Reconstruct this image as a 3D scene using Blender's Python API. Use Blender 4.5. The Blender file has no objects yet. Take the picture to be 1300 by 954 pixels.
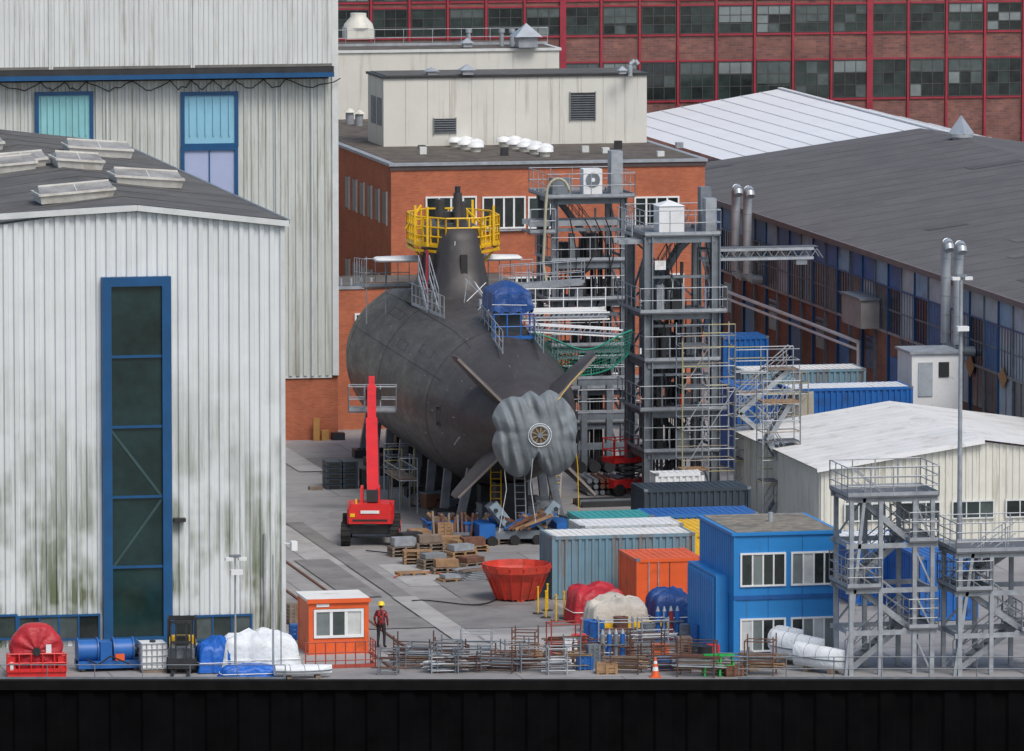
import bpy, math, random
from mathutils import Vector, Matrix, noise
random.seed(11)
rad=math.radians
# ------------------------------------------------------------------ survey frame
CAM=Vector((-65,-305,40)); YAW=rad(12); PIT=rad(6); F=9267.0
R=Vector((math.cos(YAW),-math.sin(YAW),0)); Fh=Vector((math.sin(YAW),math.cos(YAW),0))
FW=Fh*math.cos(PIT)-Vector((0,0,math.sin(PIT))); UP=Fh*math.sin(PIT)+Vector((0,0,math.cos(PIT)))
def ray(u,v): return R*(u-650)+UP*(477-v)+FW*F
def G(u,v,z=0.0):
    d=ray(u,v); return CAM+d*((z-CAM.z)/d.z)
def on_y(u,v,y):
    d=ray(u,v); return CAM+d*((y-CAM.y)/d.y)
def on_x(u,v,x):
    d=ray(u,v); return CAM+d*((x-CAM.x)/d.x)
def hz(u,v,P):
    d=ray(u,v); hd=(P-CAM).dot(Fh); return CAM.z+d.z*hd/d.dot(Fh)
# ------------------------------------------------------------------ materials
MC={}
def M(name,col=(.5,.5,.5),rough=.6,metal=0.,var=.18,scale=1.3,dirt=0.,dcol=(.07,.06,.045),streak=False,zd=None,bump=0.,spec=.5):
    if name in MC: return MC[name]
    m=bpy.data.materials.new(name); m.use_nodes=True; nt=m.node_tree; N=nt.nodes; L=nt.links
    bs=N['Principled BSDF']; bs.inputs['Roughness'].default_value=rough; bs.inputs['Metallic'].default_value=metal; bs.inputs['Specular IOR Level'].default_value=spec
    tc=N.new('ShaderNodeTexCoord')
    n1=N.new('ShaderNodeTexNoise'); n1.inputs['Scale'].default_value=scale; n1.inputs['Detail'].default_value=4; n1.inputs['Roughness'].default_value=.65
    L.new(tc.outputs['Object'],n1.inputs['Vector'])
    mr=N.new('ShaderNodeMapRange'); mr.inputs[1].default_value=.3; mr.inputs[2].default_value=.7
    L.new(n1.outputs['Fac'],mr.inputs[0])
    mx=N.new('ShaderNodeMix'); mx.data_type='RGBA'
    mx.inputs[6].default_value=(*[max(0,c*(1-var)) for c in col],1); mx.inputs[7].default_value=(*[min(1,c*(1+var)) for c in col],1)
    L.new(mr.outputs[0],mx.inputs[0]); out=mx.outputs[2]
    if dirt>0:
        mp=N.new('ShaderNodeMapping'); L.new(tc.outputs['Object'],mp.inputs['Vector'])
        mp.inputs['Scale'].default_value=(3.2,3.2,.16) if streak else (1,1,1)
        n2=N.new('ShaderNodeTexNoise'); n2.inputs['Scale'].default_value=1.0 if streak else .8; n2.inputs['Detail'].default_value=6; n2.inputs['Roughness'].default_value=.7
        L.new(mp.outputs[0],n2.inputs['Vector'])
        r2=N.new('ShaderNodeMapRange'); r2.inputs[1].default_value=.62-dirt*.35; r2.inputs[2].default_value=.78-dirt*.25; r2.inputs[4].default_value=.85
        L.new(n2.outputs['Fac'],r2.inputs[0]); f=r2.outputs[0]
        if zd:
            sp=N.new('ShaderNodeSeparateXYZ'); L.new(tc.outputs['Object'],sp.inputs[0])
            r3=N.new('ShaderNodeMapRange'); r3.inputs[1].default_value=zd[0]; r3.inputs[2].default_value=zd[1]; r3.inputs[3].default_value=1; r3.inputs[4].default_value=zd[2]
            L.new(sp.outputs[2],r3.inputs[0])
            n4=N.new('ShaderNodeTexNoise'); n4.inputs['Scale'].default_value=.38; n4.inputs['Detail'].default_value=3; L.new(tc.outputs['Object'],n4.inputs['Vector'])
            r4=N.new('ShaderNodeMapRange'); r4.inputs[1].default_value=.42; r4.inputs[2].default_value=.56; r4.inputs[3].default_value=.22; r4.inputs[4].default_value=1.25; L.new(n4.outputs['Fac'],r4.inputs[0])
            mu=N.new('ShaderNodeMath'); mu.operation='MULTIPLY'; L.new(f,mu.inputs[0]); L.new(r3.outputs[0],mu.inputs[1])
            mu2=N.new('ShaderNodeMath'); mu2.operation='MULTIPLY'; mu2.use_clamp=True; L.new(mu.outputs[0],mu2.inputs[0]); L.new(r4.outputs[0],mu2.inputs[1]); f=mu2.outputs[0]
        m2=N.new('ShaderNodeMix'); m2.data_type='RGBA'; m2.inputs[7].default_value=(*dcol,1)
        L.new(f,m2.inputs[0]); L.new(out,m2.inputs[6]); out=m2.outputs[2]
    L.new(out,bs.inputs['Base Color'])
    if bump>0:
        n3=N.new('ShaderNodeTexNoise'); n3.inputs['Scale'].default_value=6; n3.inputs['Detail'].default_value=3
        L.new(tc.outputs['Object'],n3.inputs['Vector'])
        bp=N.new('ShaderNodeBump'); bp.inputs['Strength'].default_value=bump; bp.inputs['Distance'].default_value=.08
        L.new(n3.outputs['Fac'],bp.inputs['Height']); L.new(bp.outputs[0],bs.inputs['Normal'])
    MC[name]=m; return m
def Mbrick(name,c1,c2,mort,w=.25,h=.08,mode='wall',var=.35,ms=.012,rough=.85,nscale=.5):
    m=bpy.data.materials.new(name); m.use_nodes=True; nt=m.node_tree; N=nt.nodes; L=nt.links
    bs=N['Principled BSDF']; bs.inputs['Roughness'].default_value=rough
    tc=N.new('ShaderNodeTexCoord'); sp=N.new('ShaderNodeSeparateXYZ'); L.new(tc.outputs['Object'],sp.inputs[0])
    cb=N.new('ShaderNodeCombineXYZ')
    if mode=='wall':
        ad=N.new('ShaderNodeMath'); ad.operation='ADD'; L.new(sp.outputs[0],ad.inputs[0]); L.new(sp.outputs[1],ad.inputs[1])
        L.new(ad.outputs[0],cb.inputs[0]); L.new(sp.outputs[2],cb.inputs[1])
    elif mode=='hull':
        L.new(sp.outputs[1],cb.inputs[0]); L.new(sp.outputs[2],cb.inputs[1])
    else:
        L.new(sp.outputs[0],cb.inputs[0]); L.new(sp.outputs[1],cb.inputs[1])
    bt=N.new('ShaderNodeTexBrick'); bt.inputs['Scale'].default_value=1; bt.inputs['Brick Width'].default_value=w; bt.inputs['Row Height'].default_value=h
    bt.inputs['Mortar Size'].default_value=ms; bt.inputs['Mortar Smooth'].default_value=.3
    bt.inputs['Color1'].default_value=(*c1,1); bt.inputs['Color2'].default_value=(*c2,1); bt.inputs['Mortar'].default_value=(*mort,1)
    L.new(cb.outputs[0],bt.inputs['Vector'])
    n1=N.new('ShaderNodeTexNoise'); n1.inputs['Scale'].default_value=nscale; n1.inputs['Detail'].default_value=6; n1.inputs['Roughness'].default_value=.7
    L.new(tc.outputs['Object'],n1.inputs['Vector'])
    mr=N.new('ShaderNodeMapRange'); mr.inputs[1].default_value=.3; mr.inputs[2].default_value=.7; mr.inputs[3].default_value=1-var; mr.inputs[4].default_value=1+var
    L.new(n1.outputs['Fac'],mr.inputs[0])
    vm=N.new('ShaderNodeVectorMath'); vm.operation='SCALE'; L.new(bt.outputs['Color'],vm.inputs[0]); L.new(mr.outputs[0],vm.inputs['Scale'])
    L.new(vm.outputs[0],bs.inputs['Base Color'])
    MC[name]=m; return m
white_hall=M('white_corrugated_sheet',(.69,.73,.735),.5,0,.06,.4,.80,(.13,.155,.09),True,(1.5,11.5,.10))
white_tall=M('white_hall_sheet',(.62,.65,.64),.5,0,.06,.4,.24,(.30,.29,.25),True)
white_tall2=M('white_hall_lower_sheet',(.54,.57,.54),.5,0,.08,.5,.32,(.25,.24,.18),True)
cream=M('cream_sheet',(.64,.64,.57),.5,0,.08,.6,.22,(.27,.24,.17),True)
penth=M('penthouse_panel',(.62,.62,.57),.6,0,.05,.6,.2,(.38,.35,.30),True)
blue_fr=M('blue_frame_paint',(.006,.075,.20),.4,0,.15)
dk=M('dark_metal',(.035,.037,.04),.5,.2,.3)
blackm=M('black_rubber',(.015,.015,.016),.8,0,.3)
glassG=M('green_glass',(.010,.030,.030),.12,0,.5,.6)
gl=[M('window_glass_a',(.018,.024,.024),.1,0,.5),M('window_glass_b',(.03,.045,.042),.12,0,.4),M('window_glass_c',(.07,.09,.09),.2,0,.3),M('window_glass_d',(.17,.20,.20),.3,0,.2)]
teal=M('teal_panel',(.24,.52,.55),.5,0,.08,1,.15,(.2,.35,.35),True)
ltblue=M('light_blue_panel',(.24,.50,.64),.5,0,.08)
lilac=M('lilac_panel',(.36,.42,.60),.5,0,.05)
redbrick=Mbrick('orange_red_brick',(.48,.125,.05),(.38,.09,.035),(.32,.16,.11),var=.22)
darkbrick=Mbrick('old_red_brick',(.23,.095,.072),(.135,.062,.054),(.16,.11,.10),w=.5,h=.16,var=.4,ms=.02)
brown_brick=Mbrick('brown_brick',(.27,.11,.07),(.19,.08,.055),(.16,.11,.09),var=.35)
bitumen=M('bitumen_roof',(.10,.098,.093),.9,0,.3,.35,.3,(.16,.155,.14))
bitumen2=M('dark_felt_roof',(.105,.102,.104),.9,0,.16,.25,.3,(.14,.135,.13))
gravel=M('gravel_roof',(.11,.095,.08),.95,0,.4,1.2,.35,(.05,.045,.04))
whiteroof=M('white_sheet_roof',(.78,.80,.81),.55,0,.04,.2,.10,(.62,.62,.62))
whiteroof2=M('pale_shed_roof',(.74,.74,.71),.6,0,.08,.5,.25,(.48,.45,.39))
trim=M('pale_trim',(.6,.63,.62),.5,0,.1)
redpaint=M('crimson_frame_paint',(.28,.02,.038),.5,0,.2)
galv=M('galvanised_steel',(.33,.36,.39),.5,.2,.25,2)
galvd=M('grey_painted_steel',(.17,.195,.22),.5,.15,.25,2)
grate=M('steel_grating',(.13,.14,.155),.6,.2,.2)
whitep=M('white_paint',(.75,.77,.77),.45,0,.08,1,.12,(.4,.38,.33))
red=M('machine_red_paint',(.66,.025,.025),.38,0,.12,1,.2,(.30,.03,.03))
orange=M('orange_paint',(.74,.115,.025),.45,0,.12,1,.2,(.35,.08,.03))
yellow=M('safety_yellow_paint',(.78,.47,.01),.45,0,.15)
bluep=M('blue_paint',(.015,.12,.40),.45,0,.15,1,.2,(.03,.06,.14))
blueoff=M('office_blue_paint',(.02,.22,.56),.45,0,.07,.8,.14,(.03,.15,.36),True)
bluelt=M('faded_blue_container',(.15,.27,.34),.55,0,.12,.8,.4,(.20,.12,.07),True)
tealc=M('teal_container_paint',(.04,.31,.31),.5,0,.12,.8,.15,(.05,.15,.15))
grey=M('grey_paint',(.22,.24,.25),.5,0,.15)
greyc=M('grey_white_container',(.52,.55,.55),.5,0,.1,.8,.25,(.25,.2,.15),True)
anthr=M('anthracite_cabin',(.03,.045,.06),.5,0,.2)
wood=M('timber',(.31,.19,.10),.8,0,.3,3)
woodg=M('weathered_timber',(.20,.155,.12),.85,0,.3,3)
rust=M('rusty_steel',(.15,.07,.045),.8,.1,.4,4)
green=M('green_plastic',(.02,.38,.06),.45,0,.1)
netg=M('green_net',(.01,.22,.14),.7,0,.2)
tarpg=M('grey_tarpaulin',(.165,.19,.205),.6,0,.12,1.2,.15,(.11,.12,.125),bump=.25)
tarpb=M('blue_tarpaulin',(.010,.055,.21),.5,0,.2,bump=.5)
tarpbr=M('bright_blue_tarpaulin',(.01,.12,.5),.45,0,.2,bump=.5)
tarpr=M('red_tarpaulin',(.43,.018,.028),.5,0,.2,bump=.5)
tarpw=M('beige_tarpaulin',(.50,.47,.41),.7,0,.15,1,.2,(.3,.26,.2),bump=.6)
tarpwh=M('white_tarpaulin',(.70,.74,.76),.6,0,.1,bump=.5)
silver=M('silver_duct',(.42,.46,.49),.4,.4,.12)
rustred=M('rust_red_tube',(.35,.06,.04),.6)
def hullmat():
    m=Mbrick('submarine_coating',(.052,.047,.0465),(.049,.0445,.044),(.037,.034,.034),w=3.1,h=1.35,mode='hull',var=.26,ms=.008,rough=.46,nscale=.35)
    nt=m.node_tree; N=nt.nodes; L=nt.links; bs=N['Principled BSDF']; src=bs.inputs['Base Color'].links[0].from_socket
    tc=N.new('ShaderNodeTexCoord'); mp=N.new('ShaderNodeMapping'); mp.inputs['Scale'].default_value=(1.5,.35,1.1); L.new(tc.outputs['Object'],mp.inputs[0])
    n=N.new('ShaderNodeTexNoise'); n.inputs['Scale'].default_value=1.6; n.inputs['Detail'].default_value=8; n.inputs['Roughness'].default_value=.75; L.new(mp.outputs[0],n.inputs['Vector'])
    r=N.new('ShaderNodeMapRange'); r.inputs[1].default_value=.58; r.inputs[2].default_value=.80; r.inputs[4].default_value=.55; L.new(n.outputs['Fac'],r.inputs[0])
    mx=N.new('ShaderNodeMix'); mx.data_type='RGBA'; mx.inputs[7].default_value=(.15,.13,.12,1); L.new(r.outputs[0],mx.inputs[0]); L.new(src,mx.inputs[6])
    # run-off streaks down the sides
    mp2=N.new('ShaderNodeMapping'); mp2.inputs['Scale'].default_value=(.3,2.4,.22); L.new(tc.outputs['Object'],mp2.inputs[0])
    n2=N.new('ShaderNodeTexNoise'); n2.inputs['Scale'].default_value=1.2; n2.inputs['Detail'].default_value=5; L.new(mp2.outputs[0],n2.inputs['Vector'])
    r2=N.new('ShaderNodeMapRange'); r2.inputs[1].default_value=.52; r2.inputs[2].default_value=.72; r2.inputs[4].default_value=.35; L.new(n2.outputs['Fac'],r2.inputs[0])
    m3=N.new('ShaderNodeMix'); m3.data_type='RGBA'; m3.inputs[7].default_value=(.10,.092,.088,1); L.new(r2.outputs[0],m3.inputs[0]); L.new(mx.outputs[2],m3.inputs[6]); L.new(m3.outputs[2],bs.inputs['Base Color'])
    r5=N.new('ShaderNodeMapRange'); r5.inputs[1].default_value=.35; r5.inputs[2].default_value=.65; r5.inputs[3].default_value=.38; r5.inputs[4].default_value=.6; L.new(n.outputs['Fac'],r5.inputs[0]); L.new(r5.outputs[0],bs.inputs['Roughness'])
    return m
hullm=hullmat()
hull2=M('dark_fin_coating',(.055,.050,.049),.5,0,.25)
# ------------------------------------------------------------------ builder
class B:
    def __init__(s,name,loc=None,rot=0.):
        s.name=name; s.loc=Vector(loc) if loc is not None else None; s.rot=rot; s.parts={}; s.part('body')
    def part(s,n):
        s.cur=s.parts.setdefault(n,dict(v=[],f=[],m=[],s=[],mats=[])); return s
    def add(s,vs,fs,mat,smooth=False):
        p=s.cur; o=len(p['v']); p['v']+=[tuple(v) for v in vs]
        if mat not in p['mats']: p['mats'].append(mat)
        mi=p['mats'].index(mat)
        for f in fs: p['f'].append([i+o for i in f]); p['m'].append(mi); p['s'].append(smooth)
    def box(s,x0,x1,y0,y1,z0,z1,mat):
        s.add([(x0,y0,z0),(x1,y0,z0),(x1,y1,z0),(x0,y1,z0),(x0,y0,z1),(x1,y0,z1),(x1,y1,z1),(x0,y1,z1)],
              [(0,3,2,1),(4,5,6,7),(0,1,5,4),(1,2,6,5),(2,3,7,6),(3,0,4,7)],mat)
    def beam(s,p,q,w,h,mat):
        p=Vector(p);q=Vector(q); d=(q-p)
        if d.length<1e-4: return
        d.normalize(); up=Vector((0,0,1)) if abs(d.z)<.95 else Vector((0,1,0))
        a=d.cross(up).normalized()*w/2; b=a.cross(d).normalized()*h/2
        vs=[p-a-b,p+a-b,p+a+b,p-a+b,q-a-b,q+a-b,q+a+b,q-a+b]
        s.add(vs,[(0,3,2,1),(4,5,6,7),(0,1,5,4),(1,2,6,5),(2,3,7,6),(3,0,4,7)],mat)
    def tube(s,p,q,r,mat,n=6,r2=None,smooth=True):
        p=Vector(p);q=Vector(q); d=q-p
        if d.length<1e-4: return
        d.normalize(); up=Vector((0,0,1)) if abs(d.z)<.95 else Vector((0,1,0))
        a=d.cross(up).normalized(); b=a.cross(d); r2=r if r2 is None else r2
        vs=[p+(a*math.cos(2*math.pi*i/n)+b*math.sin(2*math.pi*i/n))*r for i in range(n)]+[q+(a*math.cos(2*math.pi*i/n)+b*math.sin(2*math.pi*i/n))*r2 for i in range(n)]
        s.add(vs,[(i,(i+1)%n,n+(i+1)%n,n+i) for i in range(n)],mat,smooth and n>6)
        if n>5: s.add(vs[:n],[tuple(range(n))],mat); s.add(vs[n:],[tuple(range(n))],mat)
    def path(s,pts,r,mat,n=6):
        for a,b in zip(pts[:-1],pts[1:]): s.tube(a,b,r,mat,n)
    def loft(s,rings,mat,closed=True,smooth=True,cap=True):
        n=len(rings[0]); vs=[v for r in rings for v in r]; fs=[]
        for k in range(len(rings)-1):
            for i in range(n if closed else n-1):
                j=(i+1)%n; fs.append((k*n+i,k*n+j,(k+1)*n+j,(k+1)*n+i))
        s.add(vs,fs,mat,smooth)
        if cap:
            s.add(rings[0],[tuple(range(n))],mat); s.add(rings[-1],[tuple(range(n))],mat)
    def corrx(s,x0,x1,y,z0,zt,mat,p=.37,d=.05):
        f=zt if callable(zt) else (lambda x:zt)
        g=z0 if callable(z0) else (lambda x:z0)
        xs=[];x=x0
        while x<x1:
            for a,b in [(0,0),(.40,0),(.5,-d),(.9,-d)]:
                if x+a*p<=x1: xs.append((x+a*p,b))
            x+=p
        xs.append((x1,0)); vs=[]
        for a,b in xs: vs+=[(a,y+b,g(a)),(a,y+b,f(a))]
        s.add(vs,[(2*i,2*i+2,2*i+3,2*i+1) for i in range(len(xs)-1)],mat)
    def corry(s,y0,y1,x,z0,z1,mat,p=.3,d=.04):
        xs=[];y=y0
        while y<y1:
            for a,b in [(0,0),(.40,0),(.5,-d),(.9,-d)]:
                if y+a*p<=y1: xs.append((y+a*p,b))
            y+=p
        xs.append((y1,0)); vs=[]
        for a,b in xs: vs+=[(x+b,a,z0),(x+b,a,z1)]
        s.add(vs,[(2*i,2*i+2,2*i+3,2*i+1) for i in range(len(xs)-1)],mat)
    def rail(s,pts,mat,h=1.1,r=.03,step=1.2,mids=(.5,)):
        for a,b in zip(pts[:-1],pts[1:]):
            a=Vector(a);b=Vector(b); n=max(1,int((b-a).length/step))
            for k in range(n+1):
                p=a.lerp(b,k/n); s.tube(p,p+Vector((0,0,h)),r,mat,5)
            for m in (*mids,1): s.tube(a+Vector((0,0,h*m)),b+Vector((0,0,h*m)),r*.9,mat,5)
            s.beam(a+Vector((0,0,.08)),b+Vector((0,0,.08)),.02,.14,mat)
    def stair(s,p,q,w,mat,side=(0,1,0),railm=None):
        p=Vector(p);q=Vector(q);sd=Vector(side)*w/2; n=max(3,int(abs(q.z-p.z)/.2))
        for sg in (-1,1):
            s.beam(p+sd*sg,q+sd*sg,.05,.22,mat)
            s.tube(p+sd*sg+Vector((0,0,1)),q+sd*sg+Vector((0,0,1)),.025,railm or mat,5)
            s.tube(p+sd*sg+Vector((0,0,.55)),q+sd*sg+Vector((0,0,.55)),.02,railm or mat,5)
            for k in range(0,n+1,3):
                c=p.lerp(q,k/n)+sd*sg; s.tube(c,c+Vector((0,0,1)),.022,railm or mat,5)
        for k in range(1,n):
            c=p.lerp(q,k/n); s.beam(c-sd,c+sd,.24,.035,grate)
    def done(s):
        ps={k:v for k,v in s.parts.items() if v['f']}
        if s.loc is None:
            allv=[v for p in ps.values() for v in p['v']]
            cx=(min(v[0] for v in allv)+max(v[0] for v in allv))/2; cy=(min(v[1] for v in allv)+max(v[1] for v in allv))/2
            off=Vector((cx,cy,0)); loc=off
        else: off=Vector((0,0,0)); loc=s.loc
        obs=[]
        for k,p in ps.items():
            me=bpy.data.meshes.new(s.name+'_'+k); me.from_pydata([(v[0]-off.x,v[1]-off.y,v[2]) for v in p['v']],[],p['f'])
            for m in p['mats']: me.materials.append(m)
            me.polygons.foreach_set('material_index',p['m']); me.polygons.foreach_set('use_smooth',p['s']); me.update()
            o=bpy.data.objects.new(k if len(ps)>1 else s.name,me); bpy.context.collection.objects.link(o); obs.append(o)
        if len(ps)>1:
            e=bpy.data.objects.new(s.name,None); bpy.context.collection.objects.link(e); e.location=loc; e.rotation_euler=(0,0,s.rot)
            for o in obs: o.parent=e
            return e
        obs[0].location=loc; obs[0].rotation_euler=(0,0,s.rot); return obs[0]
def win(b,u0,u1,v0,v1,y,fm,gm,nx=1,nz=1,fw=.09,pr=.10,bar=.05,rand=False):
    a=on_y(u0,v0,y); c=on_y(u1,v1,y); winx(b,a.x,c.x,c.z,a.z,y,fm,gm,nx,nz,fw,pr,bar,rand)
def winx(b,x0,x1,z0,z1,y,fm,gm,nx=1,nz=1,fw=.09,pr=.10,bar=.05,rand=False):
    b.box(x0,x0+fw,y-pr,y+.03,z0,z1,fm); b.box(x1-fw,x1,y-pr,y+.03,z0,z1,fm)
    b.box(x0+fw,x1-fw,y-pr,y+.03,z1-fw,z1,fm); b.box(x0+fw,x1-fw,y-pr,y+.03,z0,z0+fw,fm)
    X0=x0+fw;X1=x1-fw;Z0=z0+fw;Z1=z1-fw
    for i in range(nx):
        for j in range(nz):
            xa=X0+(X1-X0)*i/nx; xb=X0+(X1-X0)*(i+1)/nx; za=Z0+(Z1-Z0)*j/nz; zb=Z0+(Z1-Z0)*(j+1)/nz
            g=random.choice(gm) if rand else gm
            b.add([(xa,y-pr*.45,za),(xb,y-pr*.45,za),(xb,y-pr*.45,zb),(xa,y-pr*.45,zb)],[(0,1,2,3)],g)
    for i in range(1,nx):
        x=X0+(X1-X0)*i/nx; b.box(x-bar/2,x+bar/2,y-pr*.8,y,Z0,Z1,fm)
    for j in range(1,nz):
        z=Z0+(Z1-Z0)*j/nz; b.box(X0,X1,y-pr*.75,y,z-bar/2,z+bar/2,fm)
# ------------------------------------------------------------------ ground, quay, water
def slabmat():
    m=Mbrick('concrete_yard',(.31,.303,.297),(.255,.25,.245),(.14,.135,.13),w=7.5,h=5.2,mode='floor',var=.2,ms=.035,rough=.8,nscale=.25)
    nt=m.node_tree; N=nt.nodes; L=nt.links; bs=N['Principled BSDF']; src=bs.inputs['Base Color'].links[0].from_socket
    tc=N.new('ShaderNodeTexCoord')
    n=N.new('ShaderNodeTexNoise'); n.inputs['Scale'].default_value=.9; n.inputs['Detail'].default_value=9; n.inputs['Roughness'].default_value=.75; L.new(tc.outputs['Object'],n.inputs['Vector'])
    r=N.new('ShaderNodeMapRange'); r.inputs[1].default_value=.52; r.inputs[2].default_value=.72; r.inputs[4].default_value=.6; L.new(n.outputs['Fac'],r.inputs[0])
    mx=N.new('ShaderNodeMix'); mx.data_type='RGBA'; mx.inputs[7].default_value=(.14,.13,.125,1); L.new(r.outputs[0],mx.inputs[0]); L.new(src,mx.inputs[6])
    v=N.new('ShaderNodeTexVoronoi'); v.inputs['Scale'].default_value=.16; L.new(tc.outputs['Object'],v.inputs['Vector'])
    r4=N.new('ShaderNodeMapRange'); r4.inputs[3].default_value=.82; r4.inputs[4].default_value=1.15; L.new(v.outputs['Color'],r4.inputs[0])
    vm=N.new('ShaderNodeVectorMath'); vm.operation='SCALE'; L.new(mx.outputs[2],vm.inputs[0]); L.new(r4.outputs[0],vm.inputs['Scale']); L.new(vm.outputs[0],bs.inputs['Base Color'])
    return m
yardm=slabmat()
Qc=G(650,867)
b=B('ground')
b.add([Qc-R*1500,Qc+R*1500,Qc+R*1500+Fh*3000,Qc-R*1500+Fh*3000],[(0,1,2,3)],yardm); b.done()
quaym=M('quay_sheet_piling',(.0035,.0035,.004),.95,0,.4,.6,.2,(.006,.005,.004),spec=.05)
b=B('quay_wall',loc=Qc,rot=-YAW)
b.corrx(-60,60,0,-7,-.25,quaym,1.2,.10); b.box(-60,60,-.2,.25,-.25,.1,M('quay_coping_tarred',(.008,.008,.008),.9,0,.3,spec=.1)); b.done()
wm=M('harbour_water_surface',(.003,.005,.006),.15,0,.2,bump=.25)
b=B('water'); b.add([Qc-R*1500+Vector((0,0,-2.6)),Qc+R*1500+Vector((0,0,-2.6)),Qc+R*1500-Fh*1500+Vector((0,0,-2.6)),Qc-R*1500-Fh*1500+Vector((0,0,-2.6))],[(0,1,2,3)],wm); b.done()
b=B('asphalt_road_patch')
pm=M('dark_concrete_patch',(.20,.195,.19),.85,0,.25,.5,.3,(.14,.13,.12)); pl=M('light_concrete_patch',(.37,.365,.355),.8,0,.15,.5,.3,(.25,.24,.22))
k=0
for (u,v,w,d,mm) in [(420,610,3.2,9,pm),(520,745,4,7,pl),(560,800,6,9,pm),(400,720,2.2,14,pl),(640,830,5,5,pl),(600,770,2.5,8,pm),(470,800,3,3,pm),(540,850,3.5,6,pl),(380,600,1.2,20,pl),(440,760,1.5,12,pm),(500,760,.8,25,pm),(585,820,1.0,14,pl)]:
    P=G(u,v); k+=1; z=.004+.004*k
    b.add([(P.x,P.y,z),(P.x+w,P.y,z),(P.x+w,P.y+d,z),(P.x,P.y+d,z)],[(0,1,2,3)],mm)
b.done()
b=B('crane_rail_track')
for u in (505,560):
    P=G(u,855); b.box(P.x-.05,P.x+.05,P.y,P.y+50,.0,.06,rust)
b.done()
b=B('ground_hose')
hc=M('orange_hose',(.5,.12,.03),.6)
for (u,v,mm,ph) in ((500,735,hc,0),(530,770,blackm,1.3),(470,705,blackm,2.2),(560,740,galvd,.7)):
    P=G(u,v); b.path([(P.x+k*.35,P.y+1.2*math.sin(k*.5+ph)+.1*k,.07) for k in range(14)],.028,mm,6)
b.done()
# ------------------------------------------------------------------ left hall
C=G(362,812); y0=C.y; x1=C.x
ze=on_y(362,281,y0).z; A=on_y(173,261,y0); xa=A.x; za=A.z; x0=2*xa-x1; yb=G(150,182,ze).y
b=B('white_corrugated_hall')
b.part('front_wall')
slope=(za-ze)/(x1-xa)
zt=lambda x: za-abs(x-xa)*slope
b.corrx(x0-12,x1,y0,0,lambda x: max(ze-.5,zt(x)) if x>x0 else ze-.3,white_hall,.40,.09)
b.box(x1-.14,x1+.02,y0-.11,y0+.1,0,ze,trim)
b.part('side_wall'); b.box(x1-.2,x1-.01,y0+.1,yb,0,ze,white_hall); b.box(x0,x1-.2,yb-.2,yb,0,ze,white_hall)
b.part('roof')
b.add([(xa,y0-.2,za+.06),(x1+.15,y0-.2,ze+.06),(x1+.15,yb,ze+.06),(xa,yb,za+.06)],[(0,1,2,3)],bitumen)
b.add([(xa,y0-.2,za+.06),(x0-.15,y0-.2,ze+.06),(x0-.15,yb,ze+.06),(xa,yb,za+.06)],[(0,1,2,3)],bitumen)
b.add([(x0-.15,y0,ze+.05),(x0-14,y0,ze-.2),(x0-14,yb,ze-.2),(x0-.15,yb,ze+.05)],[(0,1,2,3)],bitumen)
b.beam((xa,y0-.22,za-.08),(x1+.15,y0-.22,ze-.08),.16,.22,trim); b.beam((xa,y0-.22,za-.08),(x0-12,y0-.22,ze-.2),.16,.22,trim)
b.beam((x1+.15,y0-.2,ze),(x1+.15,yb,ze),.12,.16,galvd)
rsm=M('roof_joint_dark',(.06,.058,.056),.9)
for i in range(1,12):
    y=y0+(yb-y0)*i/12; b.beam((xa,y,za+.07),(x1,y,ze+.07),.06,.02,rsm); b.beam((xa,y,za+.07),(x0,y,ze+.07),.06,.02,rsm)
b.part('roof_vents')
vcr=M('vent_flange_cream',(.62,.61,.56),.6,0,.15,2,.2,(.35,.31,.25)); vpc=M('vent_polycarbonate',(.33,.33,.31),.4,0,.2,2,.4,(.17,.16,.14))
for (u,v,w,zz) in [(128,200,2.6,.9),(190,238,2.6,.9),(0,222,2.9,.8),(98,257,2.8,.8),(30,216,1.8,.5),(102,216,1.8,.4),(-30,196,2.2,.6)]:
    P=G(u,v,zt(G(u,v,ze).x)+.05); P=G(u,v,zt(P.x)+.05); s1=-slope if P.x>xa else slope
    w2=w/2; zc_=zt(P.x)+.05
    def pt(dx,dy,dz): return (P.x+dx,P.y+dy,zc_+dx*s1*.6+dz)
    vs=[pt(-w2,0,0),pt(w2,0,0),pt(w2,2.0,0),pt(-w2,2.0,0),pt(-w2-.08,-.1,.36),pt(w2+.08,-.1,.36),pt(w2+.08,2.1,.36),pt(-w2-.08,2.1,.36),pt(-w2,1.0,.62),pt(w2,1.0,.62)]
    b.add(vs,[(0,1,5,4),(1,2,6,5),(2,3,7,6),(3,0,4,7)],vcr)
    b.add(vs,[(4,5,9,8),(8,9,6,7),(4,8,7),(5,6,9)],vpc)
    for i,j in ((4,5),(5,6),(6,7),(7,4),(8,9)): b.beam(vs[i],vs[j],.10,.09,vcr)
    for i in (.5,): b.beam(Vector(vs[4]).lerp(Vector(vs[5]),i),Vector(vs[8]).lerp(Vector(vs[9]),i),.04,.03,vcr)
b.part('tall_door')
win(b,128,218,352,818,y0-.09,blue_fr,glassG,1,5,.36,.30,.10)
a_=on_y(140,720,y0).x; c_=on_y(206,720,y0).x
for va,vb in ((722,632),(544,632)):
    b.beam((a_,y0-.25,on_y(170,va,y0).z),(c_,y0-.25,on_y(170,vb,y0).z),.02,.10,M('door_brace',(.03,.07,.075)))
b.part('windows')
for u0,u1,n in ((-60,22,3),(22,127,4),(219,320,4)):
    win(b,u0,u1,782,812,y0-.09,blue_fr,[gl[0],gl[1],gl[2]],n,1,.08,.12,.07,True)
b.part('wall_lamp')
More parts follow.
